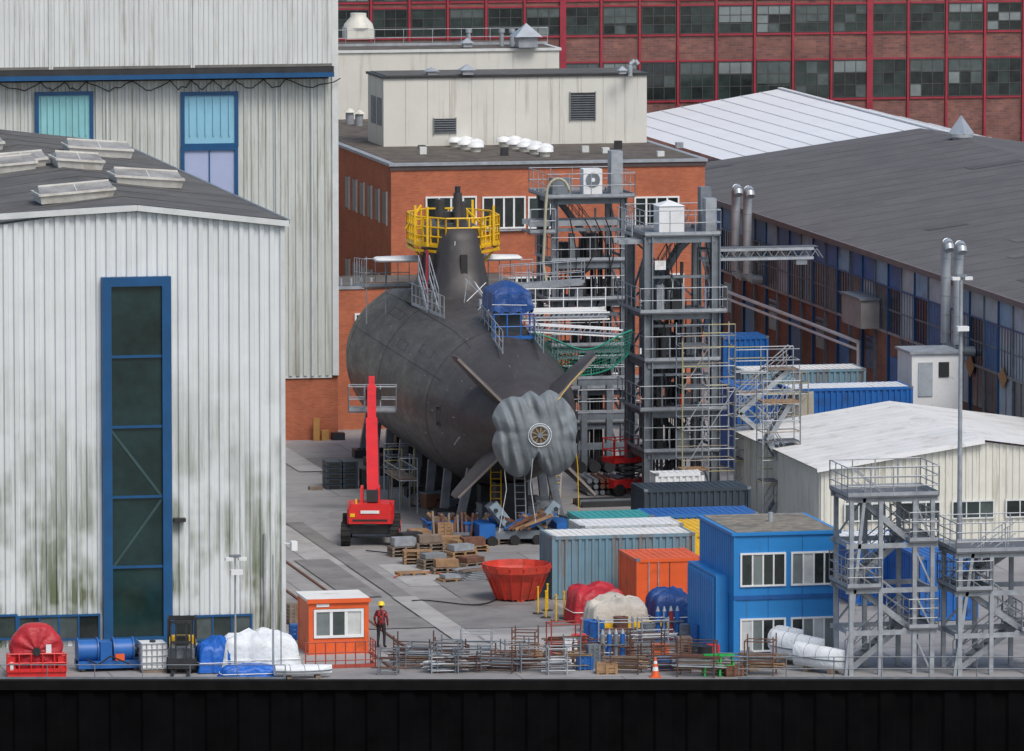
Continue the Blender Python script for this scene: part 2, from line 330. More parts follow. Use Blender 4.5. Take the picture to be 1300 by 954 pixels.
P=on_y(228,660,y0-.1); b.box(P.x-.25,P.x+.2,P.y-.3,P.y+.05,P.z-.06,P.z+.08,dk)
P=on_y(361,690,y0-.1); b.beam((P.x,P.y,P.z),(P.x+.3,P.y-.1,P.z),.05,.05,whitep); b.box(P.x+.22,P.x+.45,P.y-.4,P.y,P.z-.25,P.z+.10,whitep)
P=on_y(335,690,y0); b.tube((P.x,y0-.16,0),(P.x,y0-.16,4.2),.05,galv,6)
b.done()
# ------------------------------------------------------------------ tall hall
C2=G(430,558); y2=C2.y; x2=C2.x; xl=on_y(-120,300,y2).x
zb=on_y(400,477,y2).z; zo=on_y(250,86,y2-1.0).z; TOP=30
b=B('tall_assembly_hall')
b.part('walls')
b.corrx(xl,x2-.3,y2,zb,zo+.3,white_tall2,.36,.08)
b.box(xl,x2-.02,y2+.06,y2+.2,0,zb-.01,redbrick)
b.box(x2-.3,x2,y2-.12,y2+.3,zb,TOP,trim)
b.box(x2-.25,x2-.05,y2+.31,y2+55,0,TOP,white_tall)
b.box(xl,x2-.32,y2-.02,y2+.05,zb-.12,zb-.002,trim)
b.part('sliding_door_fascia')
xr=on_y(421,50,y2-1).x
b.corrx(xl,xr,y2-1.0,zo,TOP,white_tall,.24,.05)
b.box(xl,xr,y2-.95,y2-.02,zo+.02,TOP,dk)
b.box(xl,xr,y2-1.07,y2-.96,zo-.01,zo+.12,M('fascia_dirt_edge',(.16,.155,.14),.8))
b.box(xr,xr+.05,y2-1.02,y2-.02,zo,TOP,trim)
for u in (63,66,243,246): 
    P=on_y(u,50,y2-1.05); b.box(P.x-.04,P.x+.04,y2-1.09,y2-1.04,zo,TOP,trim)
b.part('door_track')
z1=on_y(250,94,y2-1.0).z; z2=on_y(250,100,y2-1.).z
b.box(xl,xr+.1,y2-1.05,y2-.1,z1,zo-.02,dk); b.box(xl,xr+.1,y2-1.12,y2-.2,z2,z1-.003,blue_fr)
b.part('cables')
xx=xl
while xx<xr-2:
    w=random.uniform(1.0,2.8); pts=[(xx+w*i/8,y2-.35,z2-.12-random.uniform(.3,.5)*math.sin(math.pi*i/8)) for i in range(9)]
    b.path(pts,.025,blackm,4); xx+=w
b.tube((xl,y2-.2,z2-.1),(xr,y2-.2,z2-.1),.035,dk,5)
b.part('windows')
win(b,44,119,117,330,y2-.09,blue_fr,teal,1,2,.17,.2,.06)
win(b,229,302,117,186,y2-.09,blue_fr,ltblue,1,1,.17,.2,.05)
win(b,229,302,187,330,y2-.09,blue_fr,lilac,2,2,.17,.2,.05)
for u in (52,60,68,76,84,92,100,108,240,250,260,270,280,290):
    P=on_y(u,118,y2); Q=on_y(u,172,y2); b.box(P.x-.03,P.x+.03,y2-.26,y2-.17,Q.z,P.z-.2,teal if u<200 else ltblue)
for u in (135,350,395):
    P=on_y(u,110,y2); b.tube((P.x,y2-.16,zb),(P.x,y2-.16,z2-.2),.05,trim,6)
b.done()
# ------------------------------------------------------------------ brick wing and office
b=B('brick_office_building')
CW=G(432,546); yw=CW.y; zw=on_y(470,367,yw).z; xw1=on_y(660,400,yw).x
CO=G(497,528); yo=CO.y; xo=CO.x; zo2=on_y(650,209,yo).z; xo1=on_y(895,209,yo).x
b.part('walls')
b.box(x2+.05,xw1,yw,yo-.02,0,zw,redbrick)
b.box(xo,xo1,yo,yo+32,0,zo2,redbrick)
b.part('roof')
b.box(x2+.02,xw1+.05,yw-.06,yo-.02,zw+.003,zw+.12,galv); b.box(x2+.1,xw1,yw+.3,yo-.04,zw+.121,zw+.14,bitumen)
b.box(xo-.12,xo1+.12,yo-.12,yo+32.1,zo2+.003,zo2+.14,galv); b.box(xo+.25,xo1-.25,yo+.3,yo+31.8,zo2+.141,zo2+.16,gravel)
b.box(xo-.06,xo1+.06,yo-.06,yo+.2,zo2-.22,zo2,M('dark_fascia',(.07,.05,.05),.7))
for k in range(4): b.tube((x2+1.0+k*.5,yw+.6,zw),(x2+1.0+k*.5,yw+.6,zw+.5),.07,galv,6)
b.part('windows')
win(b,450,469,398,419,yw,whitep,gl[0],1,1,.09,.1)
for (u0,u1,v0,v1,n) in [(540,605,250,290,4),(612,667,250,290,4),(670,700,250,290,2),(805,862,250,288,4),(640,700,352,386,4),(742,790,352,386,3),(812,868,348,386,4),(640,700,440,475,4),(742,790,440,475,3),(812,868,440,475,4)]:
    win(b,u0,u1,v0,v1,yo,whitep,[gl[0],gl[1],gl[0]],n,1,.08,.08,.09,True)
    a=on_y(u0,v1+2,yo); c=on_y(u1,v1+2,yo); b.box(a.x,c.x,yo-.14,yo,a.z-.08,a.z,galv)
for k in range(6):
    for zz in (.28,.62):
        ya=yo+1.0+k*2.0; b.box(xo-.04,xo+.02,ya,ya+1.1,zo2-zo2*zz+.5,zo2-zo2*zz+2.1,gl[0]); b.box(xo-.07,xo+.02,ya-.08,ya-.001,zo2-zo2*zz+.45,zo2-zo2*zz+2.15,trim)
b.part('penthouse')
yp=G(650,184,zo2+.16).y; px0=on_y(487,184,yp).x; px1=on_y(821,184,yp).x; zp=on_y(650,98,yp).z
b.box(px0,px1,yp,yp+4.2,zo2+.16,zp,penth); b.box(px0-.1,px1+.1,yp-.1,yp+4.3,zp,zp+.12,dk); b.box(px0+.15,px1-.15,yp+.1,yp+4.1,zp+.121,zp+.15,bitumen)
for i in range(1,12):
    x=px0+(px1-px0)*i/12; b.box(x-.015,x+.015,yp-.015,yp,zo2+.25,zp-.01,M('panel_joint',(.46,.45,.42)))
for (u0,u1,v0,v1) in [(724,755,118,152),(551,578,151,169)]:
    a=on_y(u0,v0,yp);c=on_y(u1,v1,yp); b.box(a.x,c.x,yp-.06,yp-.02,c.z,a.z,dk); n=int((a.z-c.z)/.12)
    for e0,e1 in ((a.x-.05,a.x),(c.x,c.x+.05)): b.box(e0,e1,yp-.1,yp-.02,c.z-.05,a.z+.05,grey)
    for i in range(n): b.box(a.x+.02,c.x-.02,yp-.11,yp-.06,c.z+.03+i*.12,c.z+.075+i*.12,galvd)
for k in range(2): b.box(px0-.05,px0,yp+.5+k*1.6,yp+1.6+k*1.6,zo2+1.2,zo2+2.6,galvd)
y5=G(560,150,zo2+.16).y; qx0=on_y(415,100,y5).x; qx1=on_y(710,100,y5).x; zq=on_y(560,66,y5).z
b.box(qx0,qx1,y5,y5+7,zo2+.16,zq,penth); b.box(qx0-.1,qx1+.1,y5-.1,y5+7.1,zq,zq+.14,trim); b.box(qx0+.2,qx1-.2,y5+.1,y5+6.9,zq+.141,zq+.16,gravel)
b.rail([(qx0,y5+3,zq+.16),(qx1,y5+3,zq+.16)],galv,.9,.02,1.5)
b.part('roof_vents')
for (u,v,n) in [(552,180,5),(640,186,5)]:
    for i in range(n):
        for j in range(2):
            P=G(u+i*13,v+i*3.2-j*7+(3 if j else 0),zo2+.16); b.tube((P.x,P.y,zo2+.16),(P.x,P.y,zo2+.42),.27,cream,12)
            rs=[[(P.x+math.cos(a)*rr,P.y+math.sin(a)*rr,zo2+zz) for a in [2*math.pi*q/12 for q in range(12)]] for rr,zz in ((.44,.40),(.41,.52),(.27,.62),(.08,.67))]
            b.loft(rs,whitep)
for (u,v) in [(444,158),(456,160),(463,150),(448,148),(438,140)]:
    P=G(u,v,zo2+.16); b.tube((P.x,P.y,zo2+.16),(P.x,P.y,zo2+.8),.22,galv,8); b.tube((P.x,P.y,zo2+.8),(P.x,P.y,zo2+1.0),.34,cream,8,.1)
for k in range(9):
    P=G(random.uniform(505,880),random.uniform(188,203),zo2+.16); b.box(P.x,P.x+.35,P.y,P.y+.35,zo2+.16,zo2+random.uniform(.3,.6),random.choice([galv,dk,trim]))
def pyr_vent(P,w,h,zb):
    b.box(P.x-w*.35,P.x+w*.35,P.y-w*.35,P.y+w*.35,zb,zb+h*.45,galv)
    z=zb+h*.45; vs=[(P.x-w/2,P.y-w/2,z),(P.x+w/2,P.y-w/2,z),(P.x+w/2,P.y+w/2,z),(P.x-w/2,P.y+w/2,z),(P.x,P.y,z+h*.55)]
    b.add(vs,[(0,1,4),(1,2,4),(2,3,4),(3,0,4),(0,3,2,1)],silver)
pyr_vent(G(668,60,zq+.2),1.5,1.3,zq+.2); pyr_vent(G(593,60,zq+.2),.7,.5,zq+.2)
P=G(593,95,zp+.15); pyr_vent(P,.8,.55,zp+.15); pyr_vent(G(548,95,zp+.15),.7,.4,zp+.15); pyr_vent(G(790,94,zp+.15),.5,.4,zp+.15)
P=G(458,50,zq+.2); b.box(P.x-.75,P.x+.75,P.y,P.y+1.5,zq+.2,zq+.8,cream)
rs=[[(P.x+math.cos(a)*rr,P.y+.7+math.sin(a)*rr,zq+zz) for a in [2*math.pi*q/14 for q in range(14)]] for rr,zz in ((.85,.8),(.8,1.0),(.45,1.4),(.45,1.6))]
b.loft(rs,cream)
for u in (595,637,650): 
    P=G(u,58,zq+.2); b.tube((P.x,P.y,zq),(P.x,P.y,zq+.9),.12,silver,8)
    b.tube((P.x,P.y,zq+.9),(P.x,P.y,zq+1.1),.18,silver,8)
P=G(800,92,zp+.2); b.path([(P.x,P.y,zp),(P.x,P.y,zp+.6),(P.x+.25,P.y,zp+.8),(P.x+.4,P.y,zp+.6)],.13,silver,8)
b.done()
# ------------------------------------------------------------------ red back building
y3=148.0
b=B('red_brick_factory')
lx=on_y(400,50,y3).x; rx=on_y(1390,50,y3).x
z_=lambda v:on_y(870,v,y3).z
b.part('walls'); b.box(lx,rx,y3,y3+15,0,z_(-40),darkbrick)
b.part('windows')
u=422; cols=[]
while u<1390: cols.append(u); u+=48.7
wdf=M('window_dark_frame',(.05,.05,.05))
for (va,vb) in ((8,43),(79,127),(-34,-2)):
    for a,c in zip(cols[:-1],cols[1:]):
        X0=on_y(a,50,y3).x+.13; X1=on_y(c,50,y3).x-.13
        pal=random.choice([[gl[0],gl[0],gl[1]],[gl[0],gl[1],gl[1]],[gl[1],gl[2],gl[1]],[gl[0],gl[0],gl[2],gl[0],gl[3]]])
        winx(b,X0,X1,z_(vb),z_(va),y3,wdf,pal,3,3,.05,.08,.05,True)
        if random.random()<.5:
            b.box(X0+.06,X1-.06,y3-.05,y3-.04,z_(va)-(z_(va)-z_(vb))*random.choice((.32,.32,.6)),z_(va)-.06,random.choice([gl[3],gl[2]]))
        b.box(X0,X1,y3-.1,y3-.0,z_(va)+.02,z_(va)+.12,redpaint); b.box(X0,X1,y3-.1,y3,z_(vb)-.14,z_(vb)-.02,redpaint)
b.part('steel_columns')
for i,a in enumerate(cols):
    X=on_y(a,50,y3).x; w=.075 if i%8 not in (6,) else .2
    b.box(X-w,X+w,y3-.16,y3-.002,0,z_(-40),redpaint)
b.part('roof'); b.box(lx-.2,rx+.2,y3-.3,y3+15.3,z_(-40)+.003,z_(-40)+.3,bitumen); b.done()
# ------------------------------------------------------------------ dark roofed hall + white roofed hall
ZE=8.0
Pn=G(1300,386,ZE); xw=Pn.x; yf=G(852,222,ZE).y; yn=G(1440,436,ZE).y
Rg=on_y(1168,163,yf); xrg=Rg.x; zrg=Rg.z; xr2=2*xrg-xw
b=B('dark_roofed_workshop')
b.part('roof')
b.add([(xw-.3,yn,ZE+.1),(xw-.3,yf,ZE+.1),(xrg,yf,zrg),(xrg,yn,zrg)],[(0,1,2,3)],bitumen2)
b.add([(xr2,yn,ZE+.1),(xr2,yf,ZE+.1),(xrg,yf,zrg),(xrg,yn,zrg)],[(0,1,2,3)],bitumen2)
b.box(xw-.42,xw-.28,yn,yf,ZE-.12,ZE+.16,M('gutter_brown',(.15,.125,.12),.6))
seam=M('roof_felt_seam',(.085,.083,.085),.9); seam2=M('roof_felt_patch',(.125,.12,.118),.9)
for i in range(34):
    y=yn+(yf-yn)*(i+random.uniform(-.1,.1))/34; b.beam((xw-.25,y,ZE+.11),(xrg,y,zrg+.01),.05,.02,seam)
for i in range(16):
    t0=random.uniform(0,.8); t1=t0+random.uniform(.08,.2); y=yn+(yf-yn)*random.uniform(0,.97); dy=random.uniform(.6,1.8)
    zz=lambda t: ZE+.122+(zrg-ZE-.1)*t
    xx_=lambda t: xw-.3+(xrg-xw+.3)*t
    b.add([(xx_(t0),y,zz(t0)),(xx_(t1),y,zz(t1)),(xx_(t1),y+dy,zz(t1)),(xx_(t0),y+dy,zz(t0))],[(0,1,2,3)],random.choice([seam,seam2]))
b.part('walls')
b.box(xw,xr2,yn+.02,yf-.02,0,ZE-.6,brown_brick)
b.add([(xw,yn,ZE-.6),(xr2,yn,ZE-.6),(xr2,yn,ZE),(xrg,yn,zrg-.1),(xw,yn,ZE)],[(0,1,2,3,4)],cream)
b.add([(xw,yf,ZE-.6),(xr2,yf,ZE-.6),(xr2,yf,ZE),(xrg,yf,zrg-.1),(xw,yf,ZE)],[(0,1,2,3,4)],cream)
b.part('facade_panels')
bl1=M('cladding_blue',(.04,.14,.34),.5,0,.25,.6,.3,(.07,.09,.13)); bl2=M('cladding_sky_blue',(.22,.38,.52),.5,0,.15,1,.3,(.12,.15,.19)); br=M('rust_brown_glazing',(.10,.08,.075),.35,0,.4,2,.35,(.17,.11,.09)); nav=M('navy_glazing',(.035,.04,.06),.25,0,.4); gb=M('grey_blue_panel',(.38,.43,.47),.5,0,.15,1,.3,(.24,.24,.24))
y=yn; i=0; ymid=on_x(1150,400,xw).y
while y<yf-.5:
    w=2.5; near=y<ymid
    top=(bl1,bl1,bl2,bl1,bl1,bl2)[i%6] if not near else (gb,gb,bl2)[i%3]
    b.box(xw-.06,xw,y+.06,y+w-.06,ZE-1.35,ZE-.14,top)
    mid=(br,br,nav,br,gb,br,nav)[i%7] if not near else (gb,bl1,nav,gb)[i%4]
    b.box(xw-.05,xw,y+.06,y+w-.06,ZE-3.6,ZE-1.42,mid)
    for q in (1,2,3,4): b.box(xw-.08,xw-.05,y+w*q/5-.03,y+w*q/5+.03,ZE-3.6,ZE-1.42,galvd if i%2 else nav)
    b.box(xw-.08,xw-.05,y+.06,y+w-.06,ZE-2.55,ZE-2.47,galvd)
    if near:
        b.box(xw-.05,xw,y+.06,y+w-.06,ZE-5.6,ZE-3.75,(br,nav,gb)[i%3]); b.box(xw-.08,xw-.05,y+w*.5-.03,y+w*.5+.03,ZE-5.6,ZE-3.75,galvd)
    elif i%4==0: b.box(xw-.05,xw,y+.2,y+w-.3,.1,3.2,bl1)
    elif i%4==2: b.box(xw-.05,xw,y+.4,y+w-.5,ZE-5.8,ZE-4.2,nav)
    b.box(xw-.14,xw-.0,y-.05,y+.05,0,ZE-.13,blue_fr if i%2 else galvd)
    y+=w; i+=1
b.box(xw-.12,xw,yn,yf,ZE-1.42,ZE-1.35,blue_fr); b.box(xw-.13,xw,yn,yf,ZE-3.72,ZE-3.6,M('concrete_band',(.27,.25,.24)))
P=on_x(1273,480,xw-.16)
for yy in (P.y,on_x(1243,472,xw).y+1):
    b.add([(xw-.17,yy-.75,P.z),(xw-.17,yy,P.z-.58),(xw-.17,yy+.75,P.z),(xw-.17,yy,P.z+.58)],[(0,1,2,3)],M('ochre_sign',(.42,.19,.06)))
b.part('pipes')
p1=on_x(925,370,xw-.45); p2=on_x(1090,436,xw-.45); zz=(p1.z+p2.z)/2
for (dz,r) in ((0,.10),(-.38,.08)):
    b.path([(xw-.45,p2.y,zz+dz-2.0),(xw-.45,p2.y,zz+dz),(xw-.45,p1.y,zz+dz)],r,whitep,8)
for k in range(6): b.beam((xw-.45,p2.y+3+k*5,zz-.5),(xw,p2.y+3+k*5,zz-.5),.06,.06,galvd)
b.part('box_balcony')
P=on_x(1108,395,xw); b.box(xw-1.1,xw-.15,P.y-1.9,P.y+1.9,P.z-.7,P.z+.7,M('box_grey',(.28,.26,.25))); b.box(xw-1.2,xw-.15,P.y-2.0,P.y+2.0,P.z+.71,P.z+.82,galvd)
b.part('roof_vent')
P=G(1220,183,zrg-.3); b.tube((P.x,P.y,zrg-1.2),(P.x,P.y,zrg+.1),.5,silver,10); b.tube((P.x,P.y,zrg+.1),(P.x,P.y,zrg+.3),.7,silver,10); b.tube((P.x,P.y,zrg+.3),(P.x,P.y,zrg+1.3),.75,silver,4,.03,False)
b.part('exhaust_ducts')
for (u,va,vb) in ((934,238,352),(949,240,356),(1201,307,445),(1217,310,447)):
    X=xw-.9; Q=on_x(u,va,X); yy=Q.y; zt_=Q.z; zb_=hz(u,vb,Vector((X,yy,0)))
    pts=[(X+.8,yy,zb_+.0),(X+.25,yy,zb_+.05),(X,yy,zb_+.35),(X,yy,zt_-.45),(X-.02,yy-.1,zt_-.15),(X-.02,yy-.35,zt_-.02),(X-.02,yy-.6,zt_-.12),(X-.02,yy-.75,zt_-.35)]
    b.path(pts,.24,silver,12)
    z=zb_+.8
    while z<zt_-.6: b.tube((X,yy,z),(X,yy,z+.05),.26,galv,10); z+=.9
b.done()
b=B('white_service_cabin'); P=G(1157,588); z1=hz(1157,450,P); w=2.3
b.box(P.x,P.x+w,P.y,P.y+2.6,0,z1,whitep); b.box(P.x-.12,P.x+w+.1,P.y-.12,P.y+2.7,z1+.003,z1+.12,galv); b.box(P.x+.3,P.x+1.0,P.y-.05,P.y,z1-2.0,z1-.4,gb); b.box(P.x+1.3,P.x+1.8,P.y-.05,P.y,z1-1.1,z1-.4,dk); b.done()
b=B('white_roofed_hall')
LW=G(762,155,ZE); yF=LW.y; xL=LW.x; Rw=on_y(990,113,yF)
ynn=yf+1.5
b.part('roof'); b.add([(xL,ynn,ZE),(xL,yF,ZE),(Rw.x,yF,Rw.z),(Rw.x,ynn,Rw.z)],[(0,1,2,3)],whiteroof); xR=on_y(1330,192,yF).x; zR=on_y(1330,192,yF).z
b.add([(xR,ynn,zR),(xR,yF,zR),(Rw.x,yF,Rw.z),(Rw.x,ynn,Rw.z)],[(0,1,2,3)],whiteroof)
wj=M('white_roof_joint',(.68,.70,.71),.6)
for i in range(1,9):
    t=i/9; b.beam((xL+(Rw.x-xL)*t,ynn,ZE+(Rw.z-ZE)*t+.02),(xL+(Rw.x-xL)*t,yF,ZE+(Rw.z-ZE)*t+.02),.05,.03,wj)
    b.beam((xR+(Rw.x-xR)*t,ynn,zR+(Rw.z-zR)*t+.02),(xR+(Rw.x-xR)*t,yF,zR+(Rw.z-zR)*t+.02),.05,.03,wj)
b.beam((Rw.x,ynn,Rw.z+.05),(Rw.x,yF,Rw.z+.05),.3,.08,whitep)
b.part('walls'); b.box(xL+.1,xR-.1,ynn,yF-.1,0,min(ZE,zR)-.1,trim); b.done()
# ------------------------------------------------------------------ white roofed shed
CS=G(1042,690); ys=CS.y; xs=CS.x; zs=on_y(1042,596,ys).z; Pr=on_y(1300,552,ys)
sl=(Pr.z-zs)/(Pr.x-xs); xrd=xs+7.2; ysb=G(938,545,zs).y
b=B('pale_storage_shed')
b.part('front_wall'); b.corrx(xs,xs+14.4,ys,0,lambda x: zs+sl*(min(x,2*xrd-x)-xs),cream,.3,.05)
b.part('side_wall'); b.corry(ys,ysb,xs,0,zs,cream,.3,.05)
b.part('roof')
zr_=zs+sl*7.2
n=16
for i in range(n):
    ya=ys-.25+(ysb-ys+.25)*i/n; yb_=ys-.25+(ysb-ys+.25)*(i+1)/n-.03
    b.add([(xs-.25,ya,zs+.04),(xs-.25,yb_,zs+.04),(xrd,yb_,zr_+.1),(xrd,ya,zr_+.1)],[(0,1,2,3)],whiteroof2)
b.add([(xs-.2,ys-.2,zs+.0),(xs-.2,ysb,zs+.0),(xrd,ysb,zr_+.06),(xrd,ys-.2,zr_+.06)],[(0,1,2,3)],galv)
b.add([(2*xrd-xs+.25,ys-.25,zs+.06),(2*xrd-xs+.25,ysb,zs+.06),(xrd,ysb,zr_+.1),(xrd,ys-.25,zr_+.1)],[(0,1,2,3)],whiteroof2)
b.beam((xs-.25,ys-.27,zs),(xrd,ys-.27,zr_+.05),.08,.2,whitep)
b.part('windows')
for i in range(5): winx(b,xs+1+i*2.4,xs+2.9+i*2.4,.9,1.7,ys-.06,trim,[gl[0],gl[2],gl[1]],3,1,.06,.08,.05,True)
b.done()
# ------------------------------------------------------------------ submarine
S0=G(681,550,4.9); SL=Vector((S0.x,S0.y,0)); SR=rad(-2); AX=4.9
prof=[(0,.42),(.5,.62),(1.2,.9),(2.2,1.35),(3.4,1.9),(5,2.5),(7,3.02),(9,3.34),(11,3.50),(13,3.55),(18,3.55),(24,3.55),(29,3.52),(32,3.35),(34.5,2.98),(36.3,2.4),(37.6,1.7),(38.3,1.0),(38.7,.2)]
def rad_at(t):
    for (a,ra),(c,rc) in zip(prof[:-1],prof[1:]):
        if a<=t<=c:
            k=(t-a)/(c-a); return ra+(rc-ra)*k
    return .2
b=B('submarine',loc=SL,rot=SR)
b.part('hull')
ts=[i*.35 for i in range(int(38.7/.35)+1)]+[38.7]
def rs_(t):
    w=0;s=0
    for k in range(-4,5):
        g=math.exp(-(k/2.)**2); w+=g; s+=g*rad_at(min(38.7,max(0,t+k*.35)))
    return s/w if 0.8<t<37.5 else rad_at(t)
rings=[]
for t in ts:
    r=rs_(t); cas=min(1,max(0,(t-6)/5))*min(1,max(0,(36-t)/5)); ring=[]
    for i in range(72):
        a=2*math.pi*i/72; sx=math.cos(a); sz=math.sin(a)
        z=r*sz
        if sz>.0: z+=cas*.36*sz**5
        ring.append((r*sx,t,AX+z))
    rings.append(ring)
b.loft(rings,hullm)
def surf(t,a,off=0.0):
    r=rs_(t); cas=min(1,max(0,(t-6)/5))*min(1,max(0,(36-t)/5)); s=math.sin(a); return Vector(((r+off)*math.cos(a),t,AX+(r+off)*s+(cas*.36*s**5 if s>0 else 0)))
seamm=M('hull_seam',(.024,.022,.022),.6)
b.part('hull_seams')
for a in (118,62,152):
    pts=[surf(t,rad(a),.004) for t in [8+i*1.0 for i in range(27)]]; b.path(pts,.014,seamm,4)
for t in (9,21,31):
    b.path([surf(t,rad(x),.0) for x in range(62,232,5)],.010,seamm,4)
for (t,a,dt,da) in [(12.5,140,1.4,3),(18,145,1.1,3),(24,128,1.6,3)]:
    pts=[surf(t-dt,rad(a-da),.0),surf(t+dt,rad(a-da),.0),surf(t+dt,rad(a+da),.0),surf(t-dt,rad(a+da),.0)]; b.path(pts+[pts[0]],.014,seamm,4)
sl_=[surf(7.1,rad(172),.02),surf(7.45,rad(172),.02),surf(7.45,rad(188),.02),surf(7.1,rad(188),.02)]
b.add(sl_,[(0,1,2,3)],M('hull_slot_dark',(.012,.011,.011),.8)); b.path(sl_+[sl_[0]],.03,hull2,4)
mk=M('worn_primer_patch',(.26,.22,.20),.7)
for k in range(60):
    t=random.uniform(4,31); a=rad(random.uniform(75,205)); dl=random.uniform(.06,.45); da=random.uniform(.004,.03); b.add([surf(t,a,.006),surf(t+dl,a+da*.2,.006),surf(t+dl*.9,a+da,.006),surf(t+dl*.1,a+da*.8,.006)],[(0,1,2,3)],mk)
for k in range(6):
    t=5.2+k*.16; b.add([surf(t,rad(196+k*1.5),.008),surf(t+.1,rad(196+k*1.5),.008),surf(t+.1,rad(197+k*1.5),.008),surf(t,rad(197+k*1.5),.008)],[(0,1,2,3)],whitep)
b.part('tail_fins')
for ang in (45,135,225,315):
    a=rad(ang); d=Vector((math.cos(a),0,math.sin(a))); nrm=Vector((-math.sin(a),0,math.cos(a)))
    rs=[]
    for rr,t0,t1,th in ((1.2,1.9,4.9,.28),(2.2,2.0,4.6,.24),(3.4,2.15,4.2,.18),(4.2,2.3,3.95,.14),(4.35,2.5,3.8,.06)):
        ring=[]
        for q in range(14):
            an=2*math.pi*q/14; tt=(t0+t1)/2+(t1-t0)/2*math.cos(an)
            ring.append(d*rr+nrm*(th*math.sin(an)*(.8+.25*math.cos(an)))+Vector((0,tt,AX)))
        rs.append(ring)
    b.loft(rs,hull2)
    b.beam(d*1.6+nrm*.0+Vector((0,1.95,AX)),d*4.25+Vector((0,2.3,AX)),.10,.10,M('fin_edge_highlight',(.22,.19,.17),.7))  # pale strip paints the edge light along each fin
b.part('sail')
zc=AX+3.55+.30; SX=.35
def sail_ring(t0,t1,w,z,n=32):
    ring=[]
    for q in range(n):
        an=2*math.pi*q/n; c=math.cos(an); s=math.sin(an)
        y=(t0+t1)/2+(t1-t0)/2*c; x=SX+w/2*(abs(s)**.55)*(1 if s>0 else -1)
        ring.append((x,y,z))
    return ring
b.loft([sail_ring(18.6,28.5,4.2,zc-.4),sail_ring(19.6,27.8,3.4,zc),sail_ring(20.2,27.3,3.0,zc+.5),sail_ring(20.6,27.1,2.7,zc+1.4),sail_ring(20.9,26.9,2.4,zc+2.6),sail_ring(21.1,26.7,2.2,zc+3.1),sail_ring(21.6,26.4,1.7,zc+3.22)],hullm)
xd=SX-1.48
b.box(xd-.02,xd+.5,21.9,23.1,zc+.3,zc+2.0,blackm)
for p,q in (((xd-.05,21.85,zc+.2),(xd,21.85,zc+2.05)),((xd-.05,23.15,zc+.2),(xd,23.15,zc+2.05)),((xd,21.85,zc+2.05),(xd,23.15,zc+2.05))): b.beam(p,q,.12,.12,redpaint)
b.box(SX-.15,SX+.15,20.5,21.0,zc+1.0,zc+2.0,seamm)
b.beam((SX-.5,20.6,zc+.3),(SX-.35,20.95,zc+2.6),.05,.05,galv); b.beam((SX+.9,20.9,zc+.3),(SX+.7,21.2,zc+2.6),.05,.05,yellow)
b.part('masts')
b.tube((SX,22.3,zc+3.1),(SX,22.3,zc+4.7),.2,hull2,10); b.tube((SX,22.3,zc+4.7),(SX,22.3,zc+5.0),.13,dk,10); b.tube((SX+.45,23.6,zc+3.1),(SX+.45,23.6,zc+4.2),.16,hull2,10); b.tube((SX-.4,24.8,zc+3.1),(SX-.4,24.8,zc+4.2),.22,hull2,10)
b.part('hydroplanes')
for sg in (-1,1):
    rs=[]
    for xx,t0,t1,th in ((.8,24.2,26.2,.16),(2.2,24.3,26.0,.14),(3.3,24.4,25.8,.12),(3.42,24.6,25.6,.05)):
        rs.append([(SX+sg*xx,(t0+t1)/2+(t1-t0)/2*math.cos(2*math.pi*q/12),zc+1.45+th*math.sin(2*math.pi*q/12)) for q in range(12)])
    b.loft(rs,whitep)
b.part('propeller')
bronze=M('bronze',(.22,.14,.07),.45,.6); brass=M('brass_fitting',(.32,.28,.21),.4,.4)
b.tube((0,-.75,AX),(0,.1,AX),.34,bronze,16)
ring=[[( (.40+.05*math.cos(w))*math.cos(a),-.82+.05*math.sin(w),AX+(.40+.05*math.cos(w))*math.sin(a)) for w in [2*math.pi*q/8 for q in range(8)]] for a in [2*math.pi*q/24 for q in range(25)]]
b.loft(ring,galv,cap=False)
for k in range(9):
    a=2*math.pi*k/9; b.beam((.12*math.cos(a),-.8,AX+.12*math.sin(a)),(.38*math.cos(a),-.8,AX+.38*math.sin(a)),.045,.05,brass)
b.tube((0,-.9,AX),(0,-.78,AX),.12,galvd,12)
for k in range(7):
    a=2*math.pi*k/7+.2; rs=[]
    for rr,w,tw in ((.3,.25,.9),(.8,.42,.7),(1.3,.40,.5),(1.6,.12,.35)):
        c=Vector((math.cos(a+rr*.25),0,math.sin(a+rr*.25))); tn=Vector((-math.sin(a+rr*.25),0,math.cos(a+rr*.25)))
        rs.append([c*rr+Vector((0,.1,AX))+(tn*math.cos(tw)+Vector((0,1,0))*math.sin(tw))*w*math.cos(2*math.pi*q/8)+Vector((0,1,0))*.04*math.sin(2*math.pi*q/8) for q in range(8)])
    b.loft(rs,bronze)
b.part('propeller_tarpaulin')
outl=[(732,540),(730,560),(731,578),(724,594),(712,603),(698,607),(688,596),(679,578),(673,588),(669,604),(655,606),(640,597),(630,582),(623,562),(629,545),(624,528),(633,512),(648,503),(662,504),(674,496),(684,503),(698,495),(712,503),(724,516)]
pol=sorted([(math.atan2(550-v,u-681)%(2*math.pi),math.hypot(u-681,v-550)/29.6) for u,v in outl])
def orad(a):
    a%=2*math.pi
    for i in range(len(pol)):
        a0,r0=pol[i-1]; a1,r1=pol[i]
        if i==0: a0-=2*math.pi
        if a0<=a<=a1: k=(a-a0)/(a1-a0); return r0+(r1-r0)*k
    a0,r0=pol[-1]; a1,r1=pol[0]; a1+=2*math.pi; k=(a-a0)/(a1-a0); return r0+(r1-r0)*k
rs=[]; NA=200
